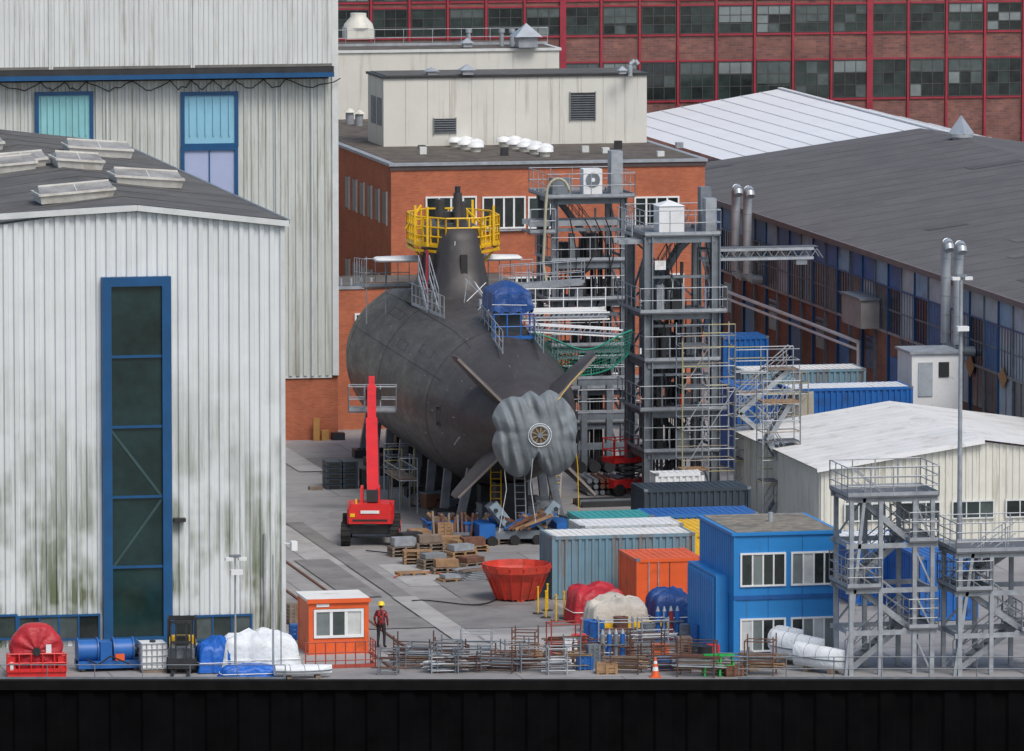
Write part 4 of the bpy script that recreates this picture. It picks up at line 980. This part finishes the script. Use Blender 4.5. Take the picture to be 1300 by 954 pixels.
cover('beige_tarpaulin_cover',G(781,803),2.3,1.8,1.35,tarpw,seed=2,peak=.05)
cover('blue_tarpaulin_cover',G(849,796),1.6,2.0,1.45,tarpb,seed=3,peak=.05)
cover('white_tarpaulin_cover',G(328,850),2.9,1.6,1.35,tarpwh,seed=4,peak=.1)
cover('blue_tarpaulin_cover',G(275,852),1.5,1.4,1.15,tarpbr,seed=5,peak=.1)
cover('blue_tarpaulin_cover',G(318,859),2.2,.8,.42,tarpbr,seed=6)
def crate(name,u,v,w,d,h,mat=None,rot=0.,z=0):
    P=G(u,v); P.z=z; b=B(name,loc=P,rot=rot); m=mat or wood; n=max(2,int(h/.16))
    for k in range(n): 
        zz=.1+k*(h-.12)/n; b.box(-w/2,w/2,-d/2,-d/2+.025,zz,zz+(h-.12)/n-.02,m); b.box(-w/2,-w/2+.025,-d/2+.03,d/2,zz,zz+(h-.12)/n-.02,m); b.box(w/2-.025,w/2,-d/2+.03,d/2,zz,zz+(h-.12)/n-.02,m)
    for x in (-w/2+.05,0,w/2-.05): b.box(x-.05,x+.05,-d/2-.03,-d/2-.002,0,h,m)
    b.box(-w/2,w/2,-d/2,d/2,.04,.09,m); b.box(-w/2+.03,w/2-.03,-d/2+.03,d/2,h-.03,h,m)
    return b.done()
def pallets(u,v,n,w=1.2,d=.8,mat=None,rot=0.,load=None):
    P=G(u,v); b=B('pallet_stack',loc=P,rot=rot); m=mat or wood
    for k in range(n):
        z=k*.15
        for x in (-w/2,-.05,w/2-.1): b.box(x,x+.1,-d/2,d/2,z,z+.1,m)
        for q in range(5): y=-d/2+q*(d-.1)/4; b.box(-w/2,w/2,y,y+.1,z+.102,z+.125,m)
    if load: b.box(-w*.4,w*.4,-d*.4,d*.4,n*.15,n*.15+load[0],load[1])
    return b.done()
for (u,v,w,d,h,mm,r) in [(532,690,.9,.9,.6,wood,0),(556,683,.8,.7,.9,woodg,.2),(572,697,.9,.8,.55,wood,-.3),(563,690,.7,.6,.9,wood,.1),(690,668,1,.8,.7,wood,.3),(620,676,.9,.9,.6,woodg,0),(700,672,.8,.8,.5,woodg,.2),(585,700,.8,.6,.5,wood,.4),(372,792,.5,.5,.8,woodg,.2),(376,812,.5,.5,.6,bluep,0)]:
    crate('wooden_crate',u,v,w,d,h,mm,r)
for (u,v,n,r,ld) in [(512,706,3,.1,(.35,galv)),(530,716,4,-.1,None),(550,722,3,.2,(.2,grey)),(566,728,2,0,(.3,wood)),(585,712,3,.3,(.25,galv)),(545,706,4,0,(.3,woodg)),(600,700,2,.1,(.3,rust)),(522,730,1,.1,None),(640,690,2,.4,(.4,galv)),(520,698,3,.3,(.3,dk)),(598,722,2,.5,(.2,rust)),(575,738,1,.2,(.15,galv))]:
    pallets(u,v,n,mat=random.choice([wood,woodg,woodg]),rot=r,load=ld)
P=G(415,622); b=B('black_plastic_crate_stack',loc=P)
for x in range(2):
    for k in range(5):
        for y in range(2): b.box(x*.75,x*.75+.7,y*.6,y*.6+.55,k*.26,k*.26+.23,anthr); b.box(x*.75+.1,x*.75+.6,y*.6-.01,y*.6,k*.26+.05,k*.26+.17,blackm)
b.box(1.6,2.2,-.2,.5,0,.9,dk); b.box(2.3,2.8,-.4,.1,0,.55,galvd); b.box(-.8,-.2,-.1,.4,0,.15,woodg); b.done()
def skip(u,v,w,d,h,mat,rot=0.):
    P=G(u,v); b=B('blue_skip',loc=P,rot=rot)
    rs=[[(x*s,y*s,z) for x,y in ((-w/2,-d/2),(w/2,-d/2),(w/2,d/2),(-w/2,d/2))] for s,z in ((.9,.08),(1,h),(.94,h),(.86,.15))]
    b.loft(rs,mat,smooth=False); b.beam((-w/2-.03,-d/2-.03,h),(w/2+.03,-d/2-.03,h),.08,.1,mat); b.beam((-w/2-.03,-d/2-.03,h),(-w/2-.03,d/2,h),.08,.1,mat)
    for k in range(5): x=-w/2+w*(k+.5)/5; b.box(x-.04,x+.04,-d/2-.03,-d/2+.08,.1,h-.05,mat)
    for k in range(6): b.beam((random.uniform(-w*.35,w*.35),random.uniform(-d*.3,d*.3),.3),(random.uniform(-w*.4,w*.4),random.uniform(-d*.3,d*.3),h+.3),.08,.12,random.choice([wood,rust,galv]))
    return b.done()
skip(562,684,1.6,1.3,.8,bluep); skip(606,686,1.6,1.3,.85,bluep,.1)
P=G(656,762); b=B('red_conical_skip',loc=P)
nn=16
def rg(r,z): return [(r*math.cos(2*math.pi*q/nn),r*math.sin(2*math.pi*q/nn),z) for q in range(nn)]
sk=M('skip_red_orange_paint',(.58,.05,.028),.5,0,.18,2,.35,(.22,.05,.03))
b.loft([rg(.82,.1),rg(1.12,.85),rg(1.38,1.2),rg(1.42,1.5),rg(1.36,1.5),rg(1.3,1.25),rg(1.04,.85),rg(.75,.2)],sk,smooth=False)
for q in range(nn):
    a=2*math.pi*q/nn; b.beam((.86*math.cos(a),.86*math.sin(a),.1),(1.16*math.cos(a),1.16*math.sin(a),.85),.06,.06,sk); b.beam((1.16*math.cos(a),1.16*math.sin(a),.85),(1.45*math.cos(a),1.45*math.sin(a),1.45),.05,.05,sk)
b.box(-.8,.8,-.15,.15,0,.12,sk); b.box(-.15,.15,-.8,.8,0,.11,sk); b.tube((0,0,.25),(0,0,.3),.74,rust,14); b.done()
P=G(665,690); b=B('hydraulic_transport_cradle',loc=P)
lg=M('machine_light_blue',(.28,.36,.42),.5,0,.2)
b.box(-1.9,1.9,-.4,1.4,.25,.6,galvd)
for sx in (-1,1):
    b.beam((sx*.7,.2,.6),(sx*1.5,.2,1.7),.6,.35,galvd); b.beam((sx*.6,-.2,.7),(sx*1.4,-.2,1.75),.2,.42,lg); b.tube((sx*.3,.0,.7),(sx*1.2,.0,1.3),.1,silver,8); b.box(sx*1.7-.35,sx*1.7+.35,-.5,1.5,.3,.9,bluep)
    for k in range(3): b.tube((sx*(.8+.26*k),-.42,.9+.3*k),(sx*(.8+.26*k),-.46,.9+.3*k),.10,dk,10)
for k in range(4): b.tube((-1.5+k,-.6,.2),(-1.5+k,-.3,.2),.22,blackm,10)
for k in range(10): b.beam((random.uniform(-1,1),random.uniform(-.8,-.3),.7),(random.uniform(-1.4,1.4),random.uniform(-.8,0),1.3),.07,.12,random.choice([wood,wood,bluep,rust,galv]))
b.done()
P=G(620,735); b=B('steel_plate_stack',loc=P,rot=.35)
for k in range(6): b.box(-1.6+.1*k,1.6,-.5,.5+.05*k,k*.07,k*.07+.05,random.choice([galv,rust,grey]))
for k in range(7): b.beam((-1.5,-.4+k*.15,.45),(1.4,-.3+k*.14,.5),.07,.07,random.choice([galv,rust,woodg]))
b.done()
P=G(575,690); b=B('timber_bundle',loc=P,rot=.1)
for k in range(10): b.beam((-.9+k*.18,-.2,.0),(-.8+k*.19+random.uniform(-.1,.1),.2,1.0+random.uniform(0,.4)),.09,.12,random.choice([wood,woodg,rust]))
b.done()
P=G(745,628); b=B('steel_bar_stock',loc=P)
for i in range(8):
    for k in range(3): b.tube((i*.3,-.6,.14+k*.27),(i*.3,1.6,.14+k*.27),.12,random.choice([dk,rust,galvd]),8)
b.box(-.2,2.5,-.2,0,0,.05,woodg); b.done()
P=G(742,645); b=B('steel_beam_stack',loc=P,rot=.05)
for i in range(5): b.box(-.1,2.4,i*.35,i*.35+.2,0,.25+.05*(i%2),random.choice([rust,dk,galvd]))
b.done()
def ladder(name,p,q,w,mat):
    b=B(name); p=Vector(p);q=Vector(q); s=R*w/2
    b.beam(p-s,q-s,.05,.07,mat); b.beam(p+s,q+s,.05,.07,mat); n=int((q-p).length/.28)
    for k in range(1,n): c=p.lerp(q,k/n); b.tube(c-s,c+s,.018,mat,5)
    return b.done()
ladder('yellow_ladder',dp(-1.2,3.2,0),dp(-1.0,4.4,3.0),.45,yellow); ladder('aluminium_ladder',dp(-.2,2.5,0),dp(-.1,3.6,2.8),.45,galv); ladder('aluminium_ladder',dp(1.8,6,0),dp(2.3,7.6,3.0),.45,galv); ladder('yellow_ladder',dp(2.6,10,0),dp(2.9,10.4,3.6),.4,yellow)
for k in range(22):
    t=random.uniform(1,16); x=random.choice([-1,1])*random.uniform(.6,3.2); p=dp(x,t,0)
    b=B('yard_equipment_box',loc=p,rot=random.uniform(-.4,.4)); w=random.uniform(.4,1.0); h=random.uniform(.3,1.0); mm=random.choice([dk,galvd,bluep,grey,woodg,rust,galv,anthr])
    b.box(-w/2,w/2,-.35,.35,.08,h,mm); b.box(-w/2-.03,w/2+.03,-.38,.38,h+.002,h+.05,galvd); b.box(-w/2+.05,-w/2+.15,-.3,.3,0,.08,woodg); b.box(w/2-.15,w/2-.05,-.3,.3,0,.08,woodg); b.tube((0,-.37,h*.6),(0.1,-.39,h*.6),.06,blackm,8); b.done()
P=G(795,628); b=B('red_scissor_lift',loc=P,rot=.3)
b.box(-.9,.9,-.5,.5,.35,.75,red); 
for x in (-.65,.65):
    for y in (-.45,.45): b.tube((x,y-.1,.28),(x,y+.1,.28),.28,blackm,12)
for k in range(3):
    b.beam((-.7,-.3,.75+k*.25),(.7,-.3,1.0+k*.25),.06,.06,dk); b.beam((.7,-.3,.75+k*.25),(-.7,-.3,1.0+k*.25),.06,.06,dk)
b.box(-.95,.95,-.5,.5,1.5,1.58,red); b.rail([(-.95,-.5,1.58),(.95,-.5,1.58),(.95,.5,1.58),(-.95,.5,1.58),(-.95,-.5,1.58)],red,1.0,.03,.6); b.done()
och=M('ochre_timber',(.5,.26,.08))
P=G(402,560); b=B('wooden_bollard_frame',loc=P); b.box(-.15,.15,0,.2,0,1.1,och); b.box(.25,.6,0,.3,0,.5,och); b.box(.8,1.4,0,.5,0,.35,dk); b.done()
b=B('guard_rail',loc=G(432,530)); b.rail([(0,0,0),(2,0,0)],galv,1.1,.035,.7); b.done()
# ------------------------------------------------------------------ orange cabin
P=G(392,832); b=B('orange_gate_cabin',loc=P); w=2.35; h=2.05
b.part('walls')
for x in (0,w-.18): b.box(x,x+.18,0,.18,0,h,orange); b.box(x,x+.18,2.2,2.38,0,h,orange)
b.box(.18,w-.18,0,.1,h-.28,h,orange); b.box(.18,w-.18,.03,.1,0,.62,orange); b.box(.02,.1,.18,2.2,0,h,orange); b.box(w-.1,w-.02,.18,2.2,0,h,orange); b.box(.1,w-.1,2.2,2.3,0,h,orange)
b.part('roof'); b.box(-.06,w+.06,-.08,2.45,h+.003,h+.1,whiteroof2); b.box(-.07,w+.07,-.1,-.02,h-.05,h+.11,orange)
b.part('windows'); winx(b,.2,w-.2,.64,h-.3,.06,whitep,[gl[3],M('window_blind_w',(.55,.58,.56)),gl[2]],3,1,.1,.08,.12,True); b.box(.3,.8,-.03,-.015,h-.2,h-.08,whitep)
b.done()
b=B('red_guard_rail',loc=G(388,850)); b.rail([(0,0,0),(2.7,0,0),(2.7,1.0,0)],rustred,1.0,.025,.35,(.3,.6)); b.done()
# ------------------------------------------------------------------ red reel, blue winch, IBC, forklift
P=G(46,858); b=B('red_cable_reel',loc=P,rot=-.1)
b.part('frame'); b.box(-1.1,1.1,-.5,.7,0,.25,red); b.box(-1.1,-.8,-.5,.6,.25,.8,red); b.box(.8,1.1,-.5,.6,.25,.8,red); b.rail([(-1.1,-.55,.2),(1.1,-.55,.2)],red,.7,.035,.4)
b.part('drum')
rs=[[(r*math.cos(a)*(1+.02*math.sin(7*a)+.015*math.sin(15*a)),y+.03*math.sin(9*a),1.0+r*math.sin(a)*(1+.02*math.sin(7*a))) for a in [2*math.pi*q/48 for q in range(48)]] for r,y in ((.15,-.5),(.8,-.47),(.98,-.35),(1.02,.1),(.98,.5),(.7,.6))]
b.loft(rs,tarpr); b.tube((0,-.6,1),(0,-.5,1),.16,dk,10); b.part('label'); b.box(.35,.55,-.54,-.49,.9,1.25,whitep); b.box(-1.0,-.88,-.56,-.51,.3,.6,whitep); b.done()
P=G(100,854); b=B('blue_winch_unit',loc=P)
b.box(0,2.4,0,1.1,.12,.4,bluep)
for x in (.4,1.75): b.tube((x-.35,.5,.75),(x+.35,.5,.75),.42,bluep,18); b.tube((x-.4,.5,.75),(x-.35,.5,.75),.5,bluep,18); b.tube((x+.35,.5,.75),(x+.4,.5,.75),.5,bluep,18)
b.box(.85,1.3,.1,.9,.4,1.1,bluep); b.tube((2.2,.5,.7),(2.5,.5,.7),.25,dk,12); b.box(.1,.25,0,1.1,0,.12,dk); b.box(2.1,2.25,0,1.1,0,.12,dk); b.box(1.4,1.75,-.02,.3,.41,.65,orange); b.path([(.3,0,.5),(.7,-.2,.3),(1.2,-.1,.6),(1.9,-.2,.3)],.03,blackm,6); b.done()
P=G(180,855); b=B('ibc_tank',loc=P); b.part('bottle'); b.box(.04,.96,.04,1.1,.18,1.1,whitep); b.tube((.5,.5,1.1),(.5,.5,1.17),.12,dk,10); b.part('cage')
for x in [k*.2 for k in range(6)]: b.tube((x,0,.12),(x,0,1.12),.018,galv,5); 
for z in (.15,.4,.65,.9,1.12): b.tube((0,0,z),(1,0,z),.018,galv,5); b.tube((0,0,z),(0,1.15,z),.018,galv,5)
b.box(0,1,0,1.15,0,.1,woodg); b.done()
P=G(230,856); b=B('forklift',loc=P,rot=-.2)
b.part('body'); b.box(-.5,.5,.2,1.9,.3,.95,galvd); b.box(-.5,.5,1.5,2.1,.3,1.2,yellow); b.box(-.25,.25,.9,1.3,.95,1.3,blackm)
b.part('guard')
for x in (-.5,.5): b.beam((x,.35,.9),(x,.6,2.0),.07,.07,blackm); b.beam((x,1.7,1.1),(x,1.5,2.0),.07,.07,blackm); b.beam((x,.6,2.0),(x,1.5,2.0),.07,.07,blackm)
for k in range(6): b.beam((-.5,.6+k*.18,2.0),(.5,.6+k*.18,2.0),.04,.04,blackm)
b.part('mast')
for x in (-.38,-.2,.2,.38): b.beam((x,0,.1),(x,.05,2.0),.06,.10,dk)
for z in (.4,1.2,1.98): b.beam((-.4,0,z),(.4,0,z),.08,.1,dk)
for x in (-.3,.3): b.beam((x,-.05,.12),(x,-1.0,.1),.12,.05,dk)
b.box(-.5,.5,-.1,-.04,.2,.6,dk)
b.part('wheels')
for x in (-.55,.4):
    for y in (.4,1.6): b.tube((x,y,.3),(x+.18,y,.3),.3,blackm,14)
b.done()
# ------------------------------------------------------------------ boats under white covers
def boat(u,v,L,w,h,rot,mat,z=0):
    P=G(u,v); P.z=z; b=B('covered_boat',loc=P,rot=rot); b.part('hull'); rs=[]
    for k in range(13):
        f=k/12; s=(math.sin(math.pi*min(1,f*.80+.20)))**.6*.98+.02; ww=w/2*s; hh=h*(1.0-.15*f)
        rs.append([(L*(f-.5),ww*math.cos(a),(.1+hh*.5+hh*.5*(abs(math.sin(a))**.8)*(1 if math.sin(a)>0 else -1)*(1 if math.sin(a)>0 else .9))) for a in [2*math.pi*q/18 for q in range(18)]])
    b.loft(rs,mat); b.part('rubbing_strake'); b.path([(r[0][0],r[0][1]+.01,r[0][2]) for r in rs],.025,galvd,5); b.path([(r[9][0],r[9][1]-.01,r[9][2]) for r in rs],.025,galvd,5)
    for k in (3,6,9): b.path([rs[k][q] for q in range(0,10)],.012,galvd,4)
    b.part('chocks')
    for x in (-L*.25,L*.25): b.box(x-.1,x+.1,-w*.3,w*.3,0,h*.22,woodg)
    return b.done()
boat(988,836,2.3,.8,1.3,-.85,tarpwh); boat(1015,845,2.3,.8,1.2,-.85,tarpwh); boat(1042,854,2.2,.8,1.0,-.85,tarpwh); boat(385,861,2.2,.8,.45,.0,tarpwh)
# ------------------------------------------------------------------ stillages / racks along the quay
drt=M('dark_rust_tube',(.09,.05,.04),.8); scr=M('scaffold_red',(.36,.05,.04))
tubes=[galvd,rust,galv,drt,galvd]
def rack(u,v,w,d,h,m=None,load=True):
    P=G(u,min(v,861)); b=B('tube_stillage',loc=P,rot=-YAW+random.uniform(-.25,.25)); m=m or random.choice(tubes)
    for x in (0,w):
        for y in (0,d): b.tube((x,y,0),(x,y,h+random.uniform(-.1,.25)),.028,m,5)
    for z in random.sample([.15,.4,.55,.75,.95],3):
        for y in (0,d): b.tube((0,y,z*h),(w,y,z*h),.022,m,5)
        for x in (0,w): b.tube((x,0,z*h),(x,d,z*h),.022,m,5)
    if load:
        lm=random.choice([[galv,galvd],[rust,drt],[woodg,wood],[galv,rust,woodg],[drt,galvd]])
        for k in range(random.randint(5,20)): yy=random.uniform(.05,d-.05); zz=.12+random.uniform(0,h*.5); b.tube((-random.uniform(0,.4),yy,zz),(w+random.uniform(0,.5),yy,zz),.026,random.choice(lm),5)
    return b.done()
u=480
while u<745:
    rack(u,random.uniform(850,861),random.uniform(.6,1.5),random.uniform(.5,1.0),random.uniform(.45,1.35)); u+=random.uniform(16,36)
for (u,v) in ((500,846),(555,843),(590,850),(650,842),(700,836),(775,856),(800,846),(830,856),(860,860),(905,858),(945,858),(742,836),(760,820),(815,825),(555,855),(585,838),(728,848)): rack(u,v,random.uniform(.8,1.5),.8,random.uniform(.6,1.4),random.choice([rust,galvd,scr,galv,drt]))
for k,(u,v,w,h,mm) in enumerate([(735,825,.6,.6,red),(760,838,.7,.5,bluep),(790,832,.8,.6,rust),(815,842,.6,.8,grey),(838,835,.7,.5,orange),(868,828,.6,.6,woodg),(742,850,.6,.5,bluep),(770,855,.8,.4,wood),(850,850,.9,.5,bluep),(880,842,.7,.7,dk),(905,838,.5,.6,red),(930,858,.7,.4,rust),(724,838,.5,.8,whitep),(752,848,.5,.9,galvd),(805,818,.5,.5,grey),(872,815,.6,.7,galvd),(888,822,.5,.9,bluep),(948,850,.5,.7,grey)]):
    crate('steel_parts_bin',u,v,w,w*.8,h,mm,random.uniform(-.3,.3))
for (u,v,mm) in ((750,816,bluep),(758,818,bluep),(822,820,galvd),(895,850,dk),(788,812,rust)):
    P=G(u,v); b=B('oil_drum',loc=P); b.tube((0,0,0),(0,0,.88),.29,mm,16)
    for z in (.02,.3,.58,.86): b.tube((0,0,z),(0,0,z+.03),.305,mm,16)
    b.tube((.12,0,.89),(.12,0,.92),.04,dk,8); b.done()
cyr=M('gas_cylinder_maroon',(.22,.03,.03),.5)
for (u,v) in ((765,845),(835,815)):
    P=G(u,v); b=B('gas_cylinder_rack',loc=P)
    for k in range(4):
        b.tube((k*.26,0,.05),(k*.26,0,1.2),.10,random.choice([grey,cyr,galvd,bluep]),10); b.tube((k*.26,0,1.2),(k*.26,0,1.38),.08,galv,10,.03)
    b.beam((-.2,-.15,.8),(1.0,-.15,.8),.04,.06,galvd); b.beam((-.2,.15,.8),(1.0,.15,.8),.04,.06,galvd); b.box(-.2,1.0,-.2,.2,0,.05,galvd); b.done()
P=G(768,812); b=B('yellow_lifting_beam',loc=P)
b.box(0,2.7,0,.12,.45,.57,yellow); b.box(0,2.7,.5,.62,.45,.57,yellow)
for x in (.15,1.3,2.5): b.box(x,x+.08,.0,.62,0,.44,yellow)
b.done()
for (u,v) in ((903,858),(922,858)):
    P=G(u,v); b=B('green_trestle',loc=P)
    b.box(-.3,.3,-.1,.1,.75,.82,green)
    for x in (-.25,.25):
        b.beam((x*.8,0,.75),(x*1.2,-.25,0),.06,.08,green); b.beam((x*.8,0,.75),(x*1.2,.25,0),.06,.08,green)
    b.beam((-.28,-.12,.4),(.28,-.12,.4),.05,.05,green); b.done()
for (u,v) in ((683,780),(695,776),(706,790),(716,786),(693,785)):
    P=G(u,v); b=B('yellow_stanchion',loc=P); b.tube((0,0,0),(0,0,.05),.22,dk,14); b.tube((0,0,.05),(0,0,1.05),.035,yellow,8); b.tube((0,0,1.05),(0,0,1.12),.05,yellow,8); b.done()
b=B('yellow_barrier',loc=G(785,752)); b.rail([(0,0,0),(1,0,0)],yellow,1.0,.04,.5); b.rail([(0,1,0),(1,1,0)],yellow,1.0,.04,.5); b.done()
for (u,v) in ((839,800),(832,860)):
    P=G(u,v); b=B('traffic_cone',loc=P); b.box(-.2,.2,-.2,.2,0,.04,orange)
    for z0,z1,m in ((.04,.25,orange),(.25,.4,whitep),(.4,.52,orange),(.52,.62,whitep),(.62,.75,orange)):
        b.tube((0,0,z0),(0,0,z1),.16-.16*z0,m,14,.16-.16*z1)
    b.done()
b=B('quay_guard_rail',loc=Qc+Fh*.5,rot=-YAW); b.rail([(-21,0,0),(-8.5,0,0)],galvd,.6,.02,1.6,()); b.rail([(8.5,0,0),(21,0,0)],galvd,.9,.022,1.6); b.done()
# ------------------------------------------------------------------ worker
def worker(P,rot):
    J={'pel':(0,0,.95),'wa':(0,0,1.1),'ch':(0,.01,1.33),'nk':(0,0,1.48),'hd':(0,-.01,1.56),'ht':(0,-.01,1.66),'h2':(0,-.005,1.74),
       'sl':(-.17,0,1.42),'el':(-.26,.03,1.14),'wl':(-.25,-.06,.9),'hl':(-.25,-.08,.83),
       'sr':(.17,0,1.42),'er':(.27,.04,1.15),'wr':(.24,-.05,.92),'hr':(.24,-.07,.85),
       'tl':(-.1,0,.9),'kl':(-.12,-.03,.5),'al':(-.13,.02,.1),'fl':(-.15,-.16,.04),'tr':(.1,0,.9),'kr':(.12,-.02,.5),'ar':(.13,.03,.1),'fr':(.16,-.15,.04)}
    Rr={'pel':.15,'wa':.14,'ch':.16,'nk':.062,'hd':.075,'ht':.1,'h2':.075,'sl':.075,'el':.052,'wl':.036,'hl':.04,'sr':.075,'er':.052,'wr':.036,'hr':.04,'tl':.105,'kl':.07,'al':.05,'fl':.045,'tr':.105,'kr':.07,'ar':.05,'fr':.045}
    E=[('pel','wa'),('wa','ch'),('ch','nk'),('nk','hd'),('hd','ht'),('ht','h2'),('ch','sl'),('sl','el'),('el','wl'),('wl','hl'),('ch','sr'),('sr','er'),('er','wr'),('wr','hr'),('pel','tl'),('tl','kl'),('kl','al'),('al','fl'),('pel','tr'),('tr','kr'),('kr','ar'),('ar','fr')]
    keys=list(J); vs=[J[k] for k in keys]; es=[(keys.index(a),keys.index(c)) for a,c in E]; rr=[Rr[k] for k in keys]
    for sd,wx in (('hl',-1),('hr',1)):
        base=keys.index(sd); hx,hy,hz_=J[sd]
        for q in range(4):
            i=len(vs); vs.append((hx,hy-.03+q*.02,hz_-.04)); vs.append((hx-wx*.01,hy-.035+q*.02,hz_-.08+abs(q-1.5)*.008)); rr+=[.010,.008]; es+=[(base,i),(i,i+1)]
        i=len(vs); vs.append((hx-wx*.02,hy-.045,hz_-.01)); vs.append((hx-wx*.025,hy-.06,hz_-.05)); rr+=[.011,.009]; es+=[(base,i),(i,i+1)]
    me=bpy.data.meshes.new('worker_body'); me.from_pydata(vs,es,[]); o=bpy.data.objects.new('body',me); bpy.context.collection.objects.link(o)
    md=o.modifiers.new('s','SKIN'); o.modifiers.new('d','SUBSURF').levels=1
    for i,sv in enumerate(me.skin_vertices[0].data): sv.radius=(rr[i],rr[i]); sv.use_root=(i==0)
    dg=bpy.context.evaluated_depsgraph_get(); m2=bpy.data.meshes.new_from_object(o.evaluated_get(dg)); o.modifiers.clear(); o.data=m2
    pm=bpy.data.materials.new('plaid_shirt'); pm.use_nodes=True; N=pm.node_tree.nodes; L=pm.node_tree.links
    tc=N.new('ShaderNodeTexCoord'); ck=N.new('ShaderNodeTexChecker'); ck.inputs['Scale'].default_value=11; ck.inputs[1].default_value=(.36,.03,.03,1); ck.inputs[2].default_value=(.03,.02,.03,1); L.new(tc.outputs['Object'],ck.inputs[0]); L.new(ck.outputs[0],N['Principled BSDF'].inputs['Base Color'])
    ms=[pm,M('dark_work_trousers',(.02,.022,.03),.8),M('skin',(.45,.25,.17),.6),M('work_boot',(.03,.02,.015),.7),M('hair_brown',(.06,.035,.02),.8)]
    m2.materials.clear()
    for m in ms: m2.materials.append(m)
    for p in m2.polygons:
        c=p.center; p.use_smooth=True
        if c.z<.1: k=3
        elif c.z<.95 and abs(c.x)<.215: k=1
        elif c.z>1.5: k=2 if (c.y<.03 or c.z<1.56) else 4
        elif abs(c.x)>.19 and c.z<.9: k=2
        else: k=0
        p.material_index=k
    root=bpy.data.objects.new('construction_worker',None); bpy.context.collection.objects.link(root)
    b=B('helmet_tmp',loc=(0,0,0)); hm=M('yellow_helmet',(.85,.62,.02),.3,0,.05)
    rs=[[(r*math.cos(a),-.01+r*1.12*math.sin(a),z) for a in [2*math.pi*q/20 for q in range(20)]] for r,z in ((.155,1.685),(.125,1.70),(.12,1.76),(.09,1.81),(.02,1.83))]
    b.loft(rs,hm); h=b.done(); h.name='helmet'
    b=B('face_tmp',loc=(0,0,0)); b.tube((0,-.095,1.64),(0,-.13,1.62),.012,MC['skin'],6); b.tube((-.03,-.1,1.655),(-.03,-.108,1.655),.01,blackm,6); b.tube((.03,-.1,1.655),(.03,-.108,1.655),.01,blackm,6); b.box(-.025,.025,-.112,-.1,1.58,1.588,M('lips',(.35,.12,.1))); b.tube((-.1,0,1.62),(-.1,.02,1.66),.018,MC['skin'],6); b.tube((.1,0,1.62),(.1,.02,1.66),.018,MC['skin'],6); f=b.done(); f.name='face'
    for x in (o,h,f): x.parent=root
    root.location=P; root.rotation_euler=(0,0,rot)
worker(G(484,823),rad(150))
# ------------------------------------------------------------------ world, light, camera
sc=bpy.context.scene
w=bpy.data.worlds.new('World'); sc.world=w; w.use_nodes=True; N=w.node_tree.nodes; L=w.node_tree.links
sky=N.new('ShaderNodeTexSky'); sky.sky_type='NISHITA'; sky.sun_disc=False
az=Vector((R*0.45-Fh*.8)).normalized(); el=rad(52)
sky.sun_elevation=el; sky.sun_rotation=math.atan2(az.x,az.y); sky.dust_density=3; sky.ozone_density=1.0
bg=N['Background']; bg.inputs['Strength'].default_value=.15; L.new(sky.outputs[0],bg.inputs['Color'])
sd=bpy.data.lights.new('sun','SUN'); sd.energy=1.75; sd.angle=rad(22); sd.color=(1,.96,.91); so=bpy.data.objects.new('sun',sd); bpy.context.collection.objects.link(so)
dirv=Vector((az.x*math.cos(el),az.y*math.cos(el),math.sin(el))); so.rotation_euler=dirv.to_track_quat('Z','Y').to_euler(); so.location=(0,0,80)
cd=bpy.data.cameras.new('camera'); co=bpy.data.objects.new('camera',cd); bpy.context.collection.objects.link(co)
cd.sensor_width=36; cd.lens=36*F/1300; cd.clip_start=1; cd.clip_end=6000; co.location=CAM
co.rotation_euler=(math.pi/2-PIT,0,-YAW); sc.camera=co
sc.view_settings.view_transform='Standard'; sc.view_settings.look='None'; sc.view_settings.exposure=0
